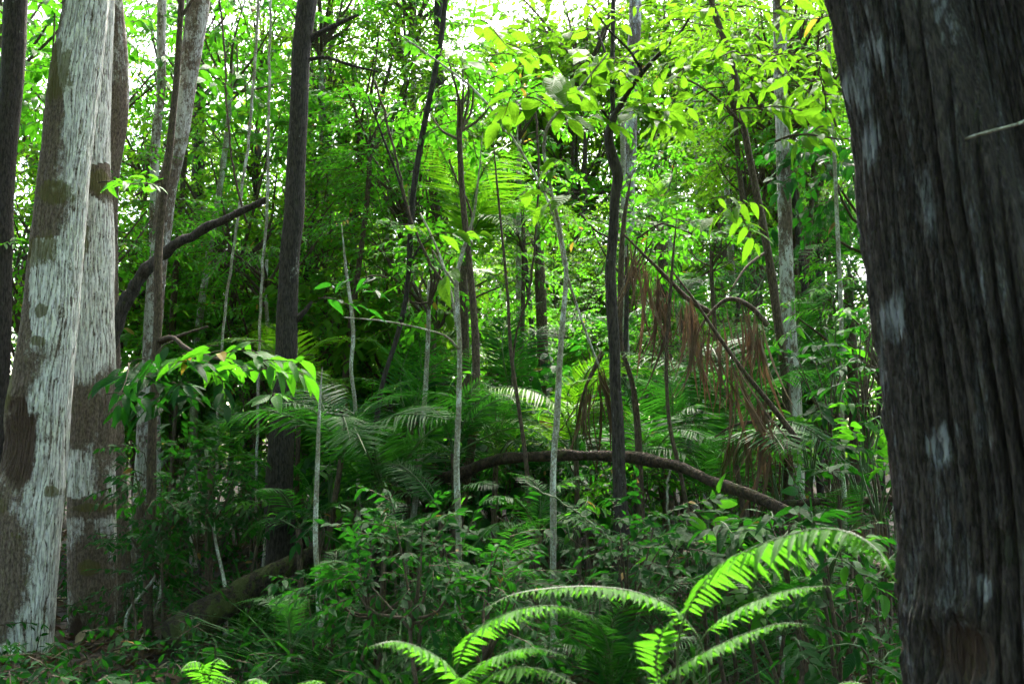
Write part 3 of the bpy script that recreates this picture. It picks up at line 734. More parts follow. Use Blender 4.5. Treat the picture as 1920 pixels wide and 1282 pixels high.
# ---- fallen wood
def log(label, path, d, mat, seed, seg=16, rough=.14, name='fallen_log', kink=1.):
    c, r = ppath(path, d); n = 70
    q = resample(np.column_stack([c, r]), n); base = q[0, :3].copy(); base[2] = q[:, 2].min()
    if seg > 10:
        w = np.sin(np.linspace(0, math.pi, n)); sl = np.linspace(0, 1, n) * 14
        q[:, 2] += (fbm(sl, sl * 0 + 3, seed, 3) - .5) * q[:, 3] * kink * w; q[:, 1] += (fbm(sl, sl * 0 + 9, seed + 2, 3) - .5) * q[:, 3] * 3 * kink * w
        q[:, 3] *= (1 - .22 * kink) + .45 * kink * fbm(sl * 1.7, sl * 0, seed + 5, 3)
    g = G(); V, fs, lc = tube(q[:, :3], q[:, 3], seg, rough, seed); g.add(V, fs, 0, lc)
    return thing(name, label, 'log', base), g.mesh('trunk', [mat], True, base)

o, me = log('long fallen trunk arching across the centre undergrowth', [(640, 985, 12), (700, 945, 12), (780, 912, 11), (860, 888, 11), (940, 862, 10), (1050, 854, 10), (1180, 858, 11), (1262, 868, 11), (1330, 898, 10.5), (1420, 932, 10), (1490, 965, 9.5), (1600, 1040, 10), (1700, 1092, 10)], (9.0, 5.4), M['bark_moss'], 41, 22, .3)
part('trunk', me, o)
o, me = log('mossy branch lying level beside the huge furrowed trunk', [(1440, 948, 7), (1500, 942, 7), (1580, 940, 7), (1680, 934, 7)], 7.2, M['bark_moss'], 42); part('trunk', me, o)
o, me = log('thick mossy log lying behind the thin stem, lower left', [(322, 1196, 34), (350, 1178, 34), (400, 1146, 30), (460, 1108, 25), (520, 1070, 19), (590, 1036, 13)], (7.4, 7.8), M['log_moss'], 43, 20, .22, kink=.25); part('trunk', me, o)
o, me = log('dark dead branch slanting up left of the straight dark trunk', [(500, 374, 6), (440, 402, 7.5), (380, 430, 9), (330, 462, 10), (290, 492, 11), (255, 535, 12), (225, 590, 13), (200, 660, 14)], (9.2, 9.0), M['bark_dark'], 44, name='dead_branch'); part('trunk', me, o)
o, me = log('orange-brown dry frond stalk lying in the centre undergrowth', [(905, 1110, 3), (930, 1085, 4), (965, 1060, 5), (1000, 1035, 3)], 6.8, M['leaf_dead'], 45, 8, .2, 'dead_stalk'); part('stalk', me, o)


# ------------------------------------------------------------------ plants whose leaves are objects of their own
def leaf_mesh(name, mat, **k):
    g = G(); V, fs, lc = leaf_template(**k); lc = lc.copy(); lc[:, 2] = .5
    g.add(V, fs, 0, lc); return g.mesh(name, [M[mat]])


def leaf_set(mat, W, droop, peak=.42):
    return [leaf_mesh('leaf', mat, ns=6, W=W * w, fold=f, droop=dd * droop, peak=peak, wave=.10, stalk=.05) for w, f, dd in ((1, .25, 1), (.85, .4, 1.5), (1.1, .15, .5), (.95, .5, .8))]


LS = {'mid': leaf_set('leaf_mid', .40, .30), 'bright': leaf_set('leaf_bright', .52, .30), 'dark': leaf_set('leaf_dark', .36, .30), 'lance': leaf_set('leaf_bright', .30, .40, .45), 'lance_dark': leaf_set('leaf_dark', .24, .35), 'lance_mid': leaf_set('leaf_mid', .27, .35)}
_g = G(); _t = np.linspace(0, 1, 7); _V, _f, _l = tube(np.column_stack([_t, .03 * np.sin(_t * 5), -.22 * _t ** 2 + .04 * np.sin(_t * 7)]), np.linspace(.014, .005, 7), 5); _g.add(_V, _f, 0, _l)
TWIG = _g.mesh('twig', [TW]); 
_g = G(); _g.add(_V, _f, 0, _l); TWIG_GREEN = _g.mesh('twig', [M['stem_green']])


def leafy_twig(root, base, start, dirv, ln, nleaf, L, leaves, rs, twig=None, ang=.85, hang=.3, both=False):
    f = unit(dirv); s = unit(np.cross(f, UP) + np.array([rs.gauss(0, .15) for _ in range(3)])); u = np.cross(s, f); u = u if u[2] > 0 else -u
    part('twig', twig or TWIG, root, mw=basis(start - base, f, u, ln))
    for k in range(nleaf):
        t = ((k // 2 * 2 if both else k) + 1.) / nleaf
        sg = 1 if k % 2 else -1
        last = k == nleaf - 1
        pos = start + f * ln * min(.98, t) - u * (.22 * ln * t * t) - base
        d = f * math.cos(ang) + s * sg * math.sin(ang) if not last else f
        d = d + np.array([rs.gauss(0, .2), rs.gauss(0, .2), rs.gauss(0, .15) - hang * (.4 + t)])
        up = unit(u + np.array([rs.gauss(0, .3), rs.gauss(0, .3), rs.gauss(0, .15)]))
        part('leaf', rs.choice(leaves), root, mw=basis(pos, d, up, L * rs.uniform(.6, 1.2)))


def leafy_region(root, base, cx, cy, rx, ry, d, n, nleaf, L, leaves, seed, ln=.4, toward=None, **k):
    rs = random.Random(seed)
    for i in range(n):
        a = rs.uniform(0, 6.283); q = math.sqrt(rs.random())
        p = P(cx + rx * q * math.cos(a), cy + ry * q * math.sin(a), d + rs.uniform(-.5, .5))
        dv = np.array([rs.gauss(0, 1), rs.gauss(-.2, .8), rs.gauss(.05, .25)]) if toward is None else np.array(toward) + np.array([rs.gauss(0, .4), rs.gauss(0, .5), rs.gauss(0, .2)])
        leafy_twig(root, base, p - unit(dv) * ln * .5, dv, ln * rs.uniform(.7, 1.2), nleaf, L, leaves, rs, **k)


BYLABEL = {o.get('label'): o for o in COL.objects if o.get('label')}
def root_of(s):
    o = next(v for k, v in BYLABEL.items() if s in k); return o, np.array(o.location)


o, b = root_of('crooked dark sapling with')
for i, (cx, cy, rx, ry, n, L) in enumerate([(1130, 60, 90, 60, 8, .15), (1250, 100, 90, 70, 9, .15), (1150, 190, 60, 50, 5, .18), (1320, 60, 60, 60, 6, .14), (1290, 210, 60, 50, 5, .15)]):
    leafy_region(o, b, cx, cy, rx, ry, 6.6, n, 6, L, LS['bright'], 60 + i, .36)
o, b = root_of('forked white sapling with')
for i, (cx, cy, rx, ry, n, L) in enumerate([(1000, 200, 60, 30, 4, .24), (1070, 130, 60, 50, 4, .22), (900, 90, 120, 60, 6, .15), (1040, 330, 50, 60, 3, .18)]):
    leafy_region(o, b, cx, cy, rx, ry, 6.0, n, 5, L, LS['bright'], 70 + i, .36)
o, b = root_of('slanting dark sapling crossing')
for i, (cx, cy, rx, ry, n, L) in enumerate([(1290, 160, 80, 50, 6, .15), (1420, 180, 60, 60, 5, .15), (1360, 40, 80, 60, 6, .16), (1400, 390, 50, 40, 3, .20), (1440, 60, 60, 50, 5, .15)]):
    leafy_region(o, b, cx, cy, rx, ry, 7.4, n, 6, L, LS['lance'], 80 + i, .4)
o, b = root_of('thin lichen-flecked dark stem')
for i, (cx, cy, rx, ry, n, L, nl) in enumerate([(300, 680, 80, 28, 8, .20, 6), (420, 665, 80, 30, 8, .20, 6), (370, 720, 80, 30, 6, .20, 6), (520, 690, 45, 45, 6, .20, 5), (255, 730, 45, 40, 4, .2, 5), (270, 350, 50, 30, 4, .13, 7)]):
    leafy_region(o, b, cx, cy, rx, ry, 7.0, n, nl, L, LS['mid'] if i % 2 else LS['dark'], 90 + i, .36, hang=.45)
o, b = root_of('forked white sapling with')
for i, (cx, cy) in enumerate([(1062, 610), (1030, 760), (1050, 905), (1025, 990)]): leafy_region(o, b, cx, cy, 6, 6, 6.1, 1, 4, .09, LS['lance_mid'], 130 + i, .16)
o, b = root_of('slim white sapling with a brown')
for i, (cx, cy) in enumerate([(872, 700), (846, 820), (874, 930), (868, 1060)]): leafy_region(o, b, cx, cy, 6, 6, 6.3, 1, 4, .09, LS['lance_mid'], 140 + i, .16)
leafy_region(o, b, 800, 430, 60, 50, 6.3, 2, 4, .15, LS['bright'], 101, .3); leafy_region(o, b, 835, 495, 20, 15, 6.1, 1, 2, .24, LS['bright'], 102, .2)
leafy_region(o, b, 665, 540, 50, 30, 6.1, 3, 5, .14, LS['dark'], 103, .3)
o, b = root_of('jointed pale green pole')
leafy_region(o, b, 1540, 40, 60, 70, 7.0, 7, 11, .17, LS['lance'], 110, .55, both=True, hang=.5); leafy_region(o, b, 1520, 200, 55, 60, 6.6, 8, 11, .18, LS['lance'], 111, .55, both=True, hang=.6)
leafy_region(o, b, 1470, 130, 60, 80, 7.2, 7, 11, .16, LS['lance'], 113, .55, both=True, hang=.5)


def shrub_obj(name, label, cx, cy, d, spread, n, nleaf, L, kind, seed, cat='shrub', auto_desc=None, ln=.35):
    """a shrub on several stems with its leaves as objects; cx, cy: middle of its leaves"""
    rs = random.Random(seed); p = P(cx, cy, d); gz = float(ground_z(p[0], p[1]))
    base = np.array([p[0], p[1], gz]); o = thing(name, label or '', cat, base)
    s = spread * d / F
    tips = [p + np.array([rs.gauss(0, .6) * s, rs.gauss(0, .5) * s, rs.gauss(0, .5) * s]) for _ in range(n)]
    hub = base.copy(); hub[:2] += [rs.gauss(0, .05), rs.gauss(0, .05)]; hub[2] = max(gz + .05, min(p[2] - s * .9, gz + (p[2] - gz) * .75))
    q = resample([base - [0, 0, .05], base * .5 + hub * .5 + [rs.gauss(0, .05), rs.gauss(0, .05), 0], hub], 8); g = G(); V, fs, lc = tube(q, np.linspace(.014, .010, 8), 6); g.add(V, fs, 0, lc)
    part('stem', g.mesh('stem', [M['twig']], True, base), o)
    for t in tips:
        t[2] = max(t[2], gz + .12)
        m = hub * .5 + t * .5 + np.array([rs.gauss(0, .12) * s, rs.gauss(0, .12) * s, .05])
        q = resample([hub - [0, 0, .04], m, t], 8); g = G(); V, fs, lc = tube(q, np.linspace(.009, .004, 8), 5); g.add(V, fs, 0, lc)
        part('stem', g.mesh('stem', [M['stem_green' if kind != 'dark' else 'twig']], True, base), o)
        dv = np.array([rs.gauss(0, 1), rs.gauss(-.3, .8), rs.gauss(.2, .3)])
        leafy_twig(o, base, t, dv, ln * rs.uniform(.7, 1.2), nleaf, L, LS[kind], rs, TWIG_GREEN)
    if auto_desc: auto(o, auto_desc, p)
    return o


rs0 = random.Random(404)
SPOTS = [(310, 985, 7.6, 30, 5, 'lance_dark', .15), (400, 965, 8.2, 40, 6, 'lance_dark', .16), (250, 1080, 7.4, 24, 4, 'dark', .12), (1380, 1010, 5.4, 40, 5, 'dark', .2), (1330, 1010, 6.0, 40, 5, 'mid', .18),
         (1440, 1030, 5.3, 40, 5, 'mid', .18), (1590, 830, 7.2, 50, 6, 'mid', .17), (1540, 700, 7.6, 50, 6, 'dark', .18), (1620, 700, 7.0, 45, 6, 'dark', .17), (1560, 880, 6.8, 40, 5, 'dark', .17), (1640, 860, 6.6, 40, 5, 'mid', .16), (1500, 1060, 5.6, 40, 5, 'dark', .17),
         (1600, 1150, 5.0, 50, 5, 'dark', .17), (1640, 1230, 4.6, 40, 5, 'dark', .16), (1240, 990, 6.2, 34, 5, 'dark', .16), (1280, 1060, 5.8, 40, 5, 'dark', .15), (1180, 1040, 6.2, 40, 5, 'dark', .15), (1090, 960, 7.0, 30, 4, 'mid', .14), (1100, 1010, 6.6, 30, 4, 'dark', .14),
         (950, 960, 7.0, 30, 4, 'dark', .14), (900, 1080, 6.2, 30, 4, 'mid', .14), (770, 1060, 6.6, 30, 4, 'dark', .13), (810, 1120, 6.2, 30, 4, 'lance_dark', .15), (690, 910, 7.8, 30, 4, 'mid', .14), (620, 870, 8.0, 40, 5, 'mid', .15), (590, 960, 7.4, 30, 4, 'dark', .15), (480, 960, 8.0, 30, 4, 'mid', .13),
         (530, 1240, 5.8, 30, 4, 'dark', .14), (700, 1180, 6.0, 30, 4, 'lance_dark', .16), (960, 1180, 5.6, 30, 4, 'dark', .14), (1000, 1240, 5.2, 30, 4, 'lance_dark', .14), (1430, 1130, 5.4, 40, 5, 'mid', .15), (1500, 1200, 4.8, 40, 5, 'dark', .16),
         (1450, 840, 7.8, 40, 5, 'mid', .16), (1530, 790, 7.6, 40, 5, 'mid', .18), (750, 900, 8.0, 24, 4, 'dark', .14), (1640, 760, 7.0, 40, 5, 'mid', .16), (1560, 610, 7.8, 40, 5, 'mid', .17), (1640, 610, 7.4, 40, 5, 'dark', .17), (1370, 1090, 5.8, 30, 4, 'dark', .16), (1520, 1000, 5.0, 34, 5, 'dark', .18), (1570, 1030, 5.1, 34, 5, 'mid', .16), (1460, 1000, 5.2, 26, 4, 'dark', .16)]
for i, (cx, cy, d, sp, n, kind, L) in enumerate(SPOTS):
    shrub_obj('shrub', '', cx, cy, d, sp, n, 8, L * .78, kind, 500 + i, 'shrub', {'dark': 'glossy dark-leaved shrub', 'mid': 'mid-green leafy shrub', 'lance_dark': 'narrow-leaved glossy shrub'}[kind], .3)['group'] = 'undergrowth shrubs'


# ------------------------------------------------------------------ foreground ferns: fern > frond > leaflet
FL = [leaf_mesh('leaflet', 'leaf_fern', ns=5, W=.22 * w, fold=.25, droop=dd, peak=.26) for w, dd in ((1, .18), (.85, .35), (1.1, .08))]


def fern(label, root_px, d, fronds, seed, cat='fern'):
    rs = random.Random(seed); p = P(root_px, 1282, d); base = np.array([p[0], p[1], float(ground_z(p[0], p[1]))])
    o = thing('fern', label, cat, base)
    for (pts, dd, L, n, hang) in fronds:
        c = np.array([P(a, b_, q) for (a, b_), q in zip(pts, np.linspace(dd[0], dd[1], len(pts)))])
        st = np.vstack([base, base * .45 + c[0] * .55 + [0, .03, .04], c])            # stalk from the ground up to the blade
        q = resample(st, 50); g = G(); V, fs, lc = tube(q, np.linspace(.0045, .0012, 50), 5); lc = lc.copy(); lc[:, 2] = .6
        g.add(V, fs, 0, lc); fr = part('frond', g.mesh('frond', [M['stem_green']], True, base), o)
        qb = resample(c, n); t, _, _ = frames(qb)
        for i in range(n):
            u = i / (n - 1); s = unit(np.cross(t[i], UP) * 1.0 + np.array([0, .25, 0])); up = np.cross(s, t[i]); up = up if up[2] > 0 else -up
            ll = L * (min(1, .45 + u * 2.2) if u < .3 else 1) * (1 - max(0, u - .45) ** 1.3 * 2.0)
            ll = max(.012, ll)
            for sg in (1, -1):
                dv = s * sg + t[i] * .35 - UP * hang + np.array([rs.gauss(0, .09), rs.gauss(0, .09), rs.gauss(0, .09)])
                part('leaflet', rs.choice(FL), fr, mw=basis(qb[i] - base + t[i] * (.004 if sg > 0 else 0), dv, unit(up + np.array([rs.gauss(0, .12), rs.gauss(0, .12), 0])), ll * rs.uniform(.88, 1.1)))
    return o


fern('bright green sword fern with arching fronds beside the huge furrowed trunk', 1330, 2.5, [
    ([(1290, 1140), (1340, 1065), (1400, 1032), (1470, 1005), (1540, 990), (1600, 1000), (1650, 1035), (1672, 1080)], (2.2, 1.75), .078, 46, .75),
    ([(1300, 1180), (1262, 1140), (1200, 1112), (1120, 1100), (1040, 1102), (960, 1115), (900, 1145)], (2.5, 2.3), .055, 44, .35),
    ([(1330, 1180), (1370, 1150), (1430, 1122), (1490, 1104), (1552, 1098)], (2.5, 2.35), .062, 34, .3),
    ([(1230, 1280), (1290, 1240), (1350, 1208), (1420, 1180), (1470, 1168), (1512, 1170)], (2.4, 2.25), .055, 36, .35),
    ([(1240, 1300), (1230, 1240), (1245, 1180), (1290, 1130), (1300, 1110)], (2.5, 2.45), .062, 22, .1)], 601)
fern('yellow-green fern with short fronds at the bottom centre', 900, 2.6, [
    ([(870, 1290), (838, 1245), (790, 1215), (740, 1202), (692, 1212)], (2.5, 2.3), .062, 32, .35),
    ([(860, 1240), (885, 1190), (930, 1158), (990, 1138), (1060, 1138), (1122, 1160)], (2.5, 2.35), .058, 36, .45),
    ([(840, 1300), (880, 1260), (940, 1226), (1000, 1214), (1056, 1228)], (2.4, 2.25), .052, 32, .35),
    ([(900, 1300), (930, 1262), (980, 1250), (1040, 1262), (1080, 1290)], (2.35, 2.2), .05, 24, .3)], 602)
fern('small bright fern at the foot of the mossy log, bottom left', 385, 4.2, [
    ([(390, 1290), (380, 1262), (372, 1240), (350, 1245), (338, 1262)], (4.2, 4.0), .075, 16, .3), ([(390, 1290), (395, 1255), (410, 1234), (428, 1250)], (4.2, 4.05), .075, 14, .3), ([(392, 1290), (400, 1275), (420, 1268), (440, 1280)], (4.1, 3.9), .07, 12, .3)], 603)
fern('low bright fern just showing along the bottom edge', 540, 2.9, [
    ([(520, 1300), (500, 1280), (480, 1272), (455, 1280)], (2.8, 2.7), .05, 14, .3), ([(540, 1300), (560, 1282), (590, 1276), (610, 1288)], (2.8, 2.7), .05, 14, .3)], 604)
fern('low fern tip at the bottom edge beside the huge furrowed trunk', 1570, 2.4, [
    ([(1540, 1310), (1570, 1284), (1600, 1278), (1640, 1290)], (2.4, 2.3), .05, 16, .3)], 605)

# ------------------------------------------------------------------ palms
T_LL = leaf_template(3, .056, .35, .30, .35)
T_LLW = leaf_template(3, .055, .3, .10, .35)


def frond_mesh(mat, arch=.28, n=42, LL=.30, droop=.35, fw=.55, seed=0, dead=False, lift=.25):
    """unit-length frond: stalk along +x, arching up and over"""
    global NR
    keep = NR; NR = np.random.default_rng(seed)
    t = np.linspace(0, 1, 26)
    c = np.column_stack([t, .02 * np.sin(t * 6 + seed), arch * np.sin(t * math.pi * .95) - .12 * t ** 3])
    g = G(); V, fs, lc = tube(c, np.linspace(.0095, .002, 26), 5); lc = lc.copy(); lc[:, 2] = .3; g.add(V, fs, 1, lc)
    u = np.linspace(.14, .985, n); cp = np.stack([np.interp(u, t, c[:, k]) for k in range(3)], -1); tg = unit(np.stack([np.interp(u, t, np.gradient(c[:, k])) for k in range(3)], -1))
    side = np.array([0., 1, 0]); nor = unit(np.cross(tg, side)); nor = nor * np.sign(nor[:, 2:3])
    ll = LL * (np.sin(np.clip((u - .02) * 1.05, 0, 1) ** .75 * math.pi) ** .6 * .85 + .15)
    for s in (1, -1):
        f = side * s + tg * (fw * (.5 + u))[:, None] + nor * lift - UP * droop * .3 + NR.normal(0, .07, (n, 3))
        if dead: f = side * s * .25 + tg * .2 - UP * 1.2 + NR.normal(0, .2, (n, 3))
        keepm = NR.random(n) > (.25 if dead else .03)
        stamp(g, T_LLW if dead else T_LL, cp[keepm], f[keepm], (nor + side * (-s * .25) + NR.normal(0, .06, (n, 3)))[keepm], (ll * NR.uniform(.9, 1.08, n))[keepm], 0)
    me = g.mesh('frond', [M[mat], M['stem_green' if not dead else 'leaf_dead']]); NR = keep
    return me


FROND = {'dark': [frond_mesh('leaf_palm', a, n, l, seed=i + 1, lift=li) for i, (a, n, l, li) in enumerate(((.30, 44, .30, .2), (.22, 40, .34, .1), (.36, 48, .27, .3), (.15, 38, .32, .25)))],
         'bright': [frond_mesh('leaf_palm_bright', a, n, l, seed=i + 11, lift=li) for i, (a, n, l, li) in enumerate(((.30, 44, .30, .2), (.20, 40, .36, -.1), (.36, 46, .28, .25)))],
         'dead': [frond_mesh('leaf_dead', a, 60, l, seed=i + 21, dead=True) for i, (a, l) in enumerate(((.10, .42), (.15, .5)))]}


def palm(label, cx, cy, d, tips, seed, kind='dark', extra=0, ln=1.4, auto_desc=None, stemr=.022):
    rs = random.Random(seed); p = P(cx, cy, d); gz = float(ground_z(p[0], p[1])); base = np.array([p[0] + rs.uniform(-.1, .1), p[1], gz])
    o = thing('palm', label or '', 'palm', base, 'understorey palms')
    if p[2] < gz + .15: p[2] = gz + .15
    q = resample([base - [0, 0, .1], base * .5 + p * .5 + [rs.gauss(0, .04), 0, 0], p], 10)
    g = G(); V, fs, lc = tube(q, np.linspace(stemr * 1.3, stemr, 10), 8, .1, seed); g.add(V, fs, 0, lc); part('stem', g.mesh('stem', [M['bark_brown']], True, base), o)
    for tp in tips:
        e = P(tp[0], tp[1], d + (tp[2] if len(tp) > 2 else rs.uniform(-.5, .4))); v = e - p; L = float(np.linalg.norm(v))
        k = tp[3] if len(tp) > 3 else kind
        part('frond', rs.choice(FROND[k]), o, mw=basis(p - base, v, unit(UP + np.array([rs.gauss(0, .15), rs.gauss(0, .15), 0])), L))
    for i in range(extra):
        a = (i + rs.uniform(-.3, .3)) / max(1, extra) * 6.283; el = rs.uniform(-.05, .95)
        v = np.array([math.cos(a) * math.cos(el), math.sin(a) * math.cos(el), math.sin(el)])
        part('frond', rs.choice(FROND[kind]), o, mw=basis(p - base, v, unit(UP + np.array([rs.gauss(0, .15), rs.gauss(0, .15), 0])), ln * rs.uniform(.75, 1.15)))
    if auto_desc: auto(o, auto_desc, p)
    return o


palm('feathery palm with bluish fronds behind the thin lichen-flecked stem', 395, 880, 9.0, [(360, 772), (490, 775), (505, 860), (310, 830), (280, 900), (430, 740), (520, 930)], 701, stemr=.03)
palm('low dark palm at the foot of the straight dark trunk', 560, 990, 7.4, [(752, 1025), (660, 940), (480, 910), (450, 1010), (700, 1090), (560, 870)], 702)
palm('feathery palm with white-glinting fronds behind the slim white sapling', 850, 850, 8.0, [(1045, 770), (985, 722), (760, 770), (720, 850), (1095, 905, -.4), (900, 700)], 703)
palm('dense palm fanning out left of the short-looking dark trunk', 770, 800, 9.4, [(700, 620), (800, 590), (890, 640), (640, 700), (650, 780), (860, 720), (740, 560)], 704)
palm('palm with long thin fronds beside the forked white sapling', 965, 760, 10.5, [(880, 660), (1045, 600), (1060, 690), (920, 590), (1010, 560), (860, 740)], 705)
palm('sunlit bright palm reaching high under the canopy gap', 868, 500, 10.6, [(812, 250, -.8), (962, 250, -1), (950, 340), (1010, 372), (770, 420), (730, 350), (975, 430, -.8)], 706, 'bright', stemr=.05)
palm('large palm with dark drooping fronds left of the greyish trunk', 1400, 590, 10.5, [(1285, 462), (1290, 620), (1360, 430), (1490, 480), (1545, 440), (1530, 580), (1440, 680), (1330, 690)], 707, stemr=.05)
palm('shaded palm hidden behind the jointed green pole', 1590, 520, 10, [(1500, 420), (1530, 560), (1650, 440), (1660, 560), (1580, 380), (1620, 640), (1510, 640)], 708, stemr=.05)
palm('low palm with large bluish fronds at the bottom centre', 1150, 1330, 5.4, [(1080, 1120), (1205, 1085), (1130, 1110), (1290, 1180), (1010, 1190), (1240, 1230)], 709)
palm('low dark palm between the yellow-green fern and white sapling', 860, 1320, 5.8, [(760, 1215), (960, 1130), (840, 1160), (700, 1250)], 710)
palm('dark palm under the middle of the arched log', 1010, 1000, 7.0, [(900, 930), (1100, 880), (1120, 980), (880, 1020), (960, 880), (1090, 1060)], 711)
palm('spreading palm at the left end of the arched log', 830, 960, 7.6, [(700, 960), (740, 880), (930, 900), (900, 1010), (760, 1040), (640, 900)], 712)
palm('young upright palm amid shrubs right of the crooked sapling', 1250, 820, 9.6, [(1180, 700), (1290, 690), (1350, 760), (1160, 800), (1240, 650), (1340, 830)], 713)
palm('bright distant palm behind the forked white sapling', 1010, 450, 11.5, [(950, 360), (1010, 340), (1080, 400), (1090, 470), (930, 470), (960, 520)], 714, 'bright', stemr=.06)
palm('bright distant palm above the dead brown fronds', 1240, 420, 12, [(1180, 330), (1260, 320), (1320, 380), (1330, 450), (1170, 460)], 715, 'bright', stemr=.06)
palm('low palm in the shade at the far lower right', 1580, 1010, 6.8, [(1500, 940), (1660, 960), (1530, 1080), (1640, 1070), (1590, 900)], 716)
RP = random.Random(77)
for i in range(26):
    cx = [470, 640, 700, 1080, 1200, 1120, 1300, 1380, 930, 560, 420, 1430, 1620, 330, 1060, 780, 980, 1180, 620, 1340, 250, 880, 1500, 720, 1010, 1280][i]; cy = [820, 860, 820, 860, 900, 780, 760, 870, 860, 780, 740, 780, 820, 760, 720, 700, 820, 660, 640, 960, 820, 560, 700, 960, 660, 600][i]
    d = RP.uniform(9.5, 14) if cy < 850 else RP.uniform(7.5, 9)
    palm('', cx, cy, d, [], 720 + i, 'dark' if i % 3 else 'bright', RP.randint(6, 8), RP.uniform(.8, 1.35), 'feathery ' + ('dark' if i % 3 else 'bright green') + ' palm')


for i, (cx, cy, d) in enumerate([(720, 1040, 6.6), (630, 1130, 6.2), (940, 1120, 6.2), (1220, 1170, 5.6), (545, 1215, 6.0), (1470, 1190, 5.4)]):
    palm('', cx, cy, d, [], 760 + i, 'dark', RP.randint(4, 6), RP.uniform(.42, .6), 'small low palm', .010)

# dead brown fronds hanging in curtains
T_DEAD = leaf_template(4, .034, .5, .28, .35)


def dead_frond(label, path, d, L, seed, n=70):
    global NR
    keep = NR; NR = np.random.default_rng(seed)
    c = np.array([P(a, b_, d) for a, b_ in path]); q = resample(c, 40); base = q[-1].copy(); g = G()
    V, fs, lc = tube(q, np.linspace(.022, .007, 40), 6, .15, seed); g.add(V, fs, 0, lc); stalk = g.mesh('stalk', [M['bark_brown']], True, base)
    o = thing('dead_palm_frond', label, 'dead frond', base, 'dead palm fronds'); part('stalk', stalk, o)
    # dry leaflets hang in bunches
    nb = max(4, n // 10)
    for i in range(nb):
        u = .08 + .9 * (i + NR.random() * .9) / nb; j = min(39, int(u * 39)); m = int(NR.integers(5, 24)); g = G()
        pos = q[j] + NR.normal(0, .028, (m, 3)) - UP * NR.uniform(0, .25, (m, 1)) * L; f = NR.normal(0, .10, (m, 3)) + [NR.normal(0, .10), NR.normal(0, .08), -1]
        stamp(g, T_DEAD, pos, f, unit(NR.normal(0, 1, (m, 3))), L * NR.uniform(.25, 1.2, m) * NR.uniform(.4, 1.3), 0)
        part('leaflet_bunch', g.mesh('leaflet_bunch', [M['leaf_dead']], True, base), o)
    NR = keep


dead_frond('dry brown palm frond hanging from the greyish trunk towards the log', [(1500, 830), (1440, 752), (1390, 690), (1340, 620), (1300, 560), (1262, 510)], 6.9, .66, 801, 70)
dead_frond('dry brown frond drooping beside the crooked dark sapling', [(1330, 585), (1290, 560), (1250, 520), (1210, 480), (1170, 440)], 7.2, .66, 802, 60)
dead_frond('shorter dry frond with curtains of leaflets above the log', [(1440, 610), (1400, 570), (1370, 560), (1330, 590), (1300, 640)], 7.0, .6, 803, 50)
dead_frond('dry frond hanging low between log and greyish trunk', [(1480, 800), (1420, 790), (1370, 800), (1340, 820)], 7.4, .4, 804, 60)
dead_frond('pale dry frond lying near the level mossy branch', [(1500, 1040), (1560, 980), (1610, 960), (1660, 990)], 7.0, .34, 805, 50)
dead_frond('brown dry frond dangling behind the forked white sapling', [(1130, 660), (1110, 700), (1100, 720), (1090, 760)], 8.0, .6, 806, 40)

# ------------------------------------------------------------------ grassy tufts in the dark undergrowth
T_BL = leaf_template(4, .028, .3, .75, .3)
def tuft_mesh(mat, n, seed):
    global NR
    keep = NR; NR = np.random.default_rng(seed); g = G()
    a = NR.uniform(0, 6.283, n); f = np.column_stack([np.cos(a) * .55, np.sin(a) * .55, NR.uniform(.5, 1.4, n)])
    stamp(g, T_BL, NR.normal(0, .03, (n, 3)) * [1, 1, 0], f, UP, NR.uniform(.45, 1.0, n), 0)
    me = g.mesh('blades', [M[mat]]); NR = keep
    return me
TUFT = [tuft_mesh('leaf_palm', 55, 5), tuft_mesh('leaf_palm', 45, 6), tuft_mesh('leaf_dark', 50, 7)]
for i in range(46):
    px = RP.uniform(430, 1500) if i < 36 else RP.uniform(440, 1680); d = RP.uniform(5.0, 9.0); x = (px - 960) / F * d
    gz = float(ground_z(x, d)); o = thing('sedge_tuft', '', 'sedge', (x, d, gz), 'sedge tufts')
    part('blades', RP.choice(TUFT), o, (0, 0, 0), (0, 0, RP.uniform(0, 6)), RP.uniform(.5, 1.05)); auto(o, 'grassy sedge tuft', (x, d, gz + .3))

# ------------------------------------------------------------------ understorey trees and bushes that make the green wall
def under(cx, cy, d, kind, sc, seed, desc, name=None):
    if cy < 900 and (400 < cx < 690 or 1340 < cx < 1620 or 180 < cx < 400): d = max(d, 11.5 + (seed % 30) / 10)
    if 800 < cx < 1340 and cy < 440 and d > 13: d, sc = 23 + (seed % 50) / 10, sc * 1.45       # a clearing lies between 15 and 22 m
    rs = random.Random(seed); p = P(cx, cy, d); gz = float(ground_z(p[0], p[1]))
    hgt = CROWN_R[kind] * sc
    low = p - UP * hgt * .8
    base = np.array([p[0] + rs.uniform(-.3, .3), p[1] + rs.uniform(-.2, .2), gz]); o = thing(name or ('understorey_tree' if low[2] > gz + 1 else 'bush'), '', 'sapling' if name else 'tree' if low[2] > gz + 1 else 'bush', base, 'understorey greenery')
    if low[2] < gz + .1: low = np.array([p[0], p[1], gz + .1])
    r0 = .012 + .008 * (low[2] - gz)
    top = low + UP * hgt * .4
    q = resample([base - [0, 0, .1], base * .6 + low * .4 + [rs.gauss(0, .12), rs.gauss(0, .1), 0], low, top], 14)
    g = G(); V, fs, lc = tube(q, np.linspace(r0, r0 * .5, 14), 7, .1, seed); g.add(V, fs, 0, lc)
    part('trunk', g.mesh('trunk', [M[rs.choice(['bark_brown', 'bark_brown', 'bark_pale', 'bark_dark'])]], True, base), o)
    crown_on(o, base, low, kind, sc, rs)
    auto(o, desc, p)


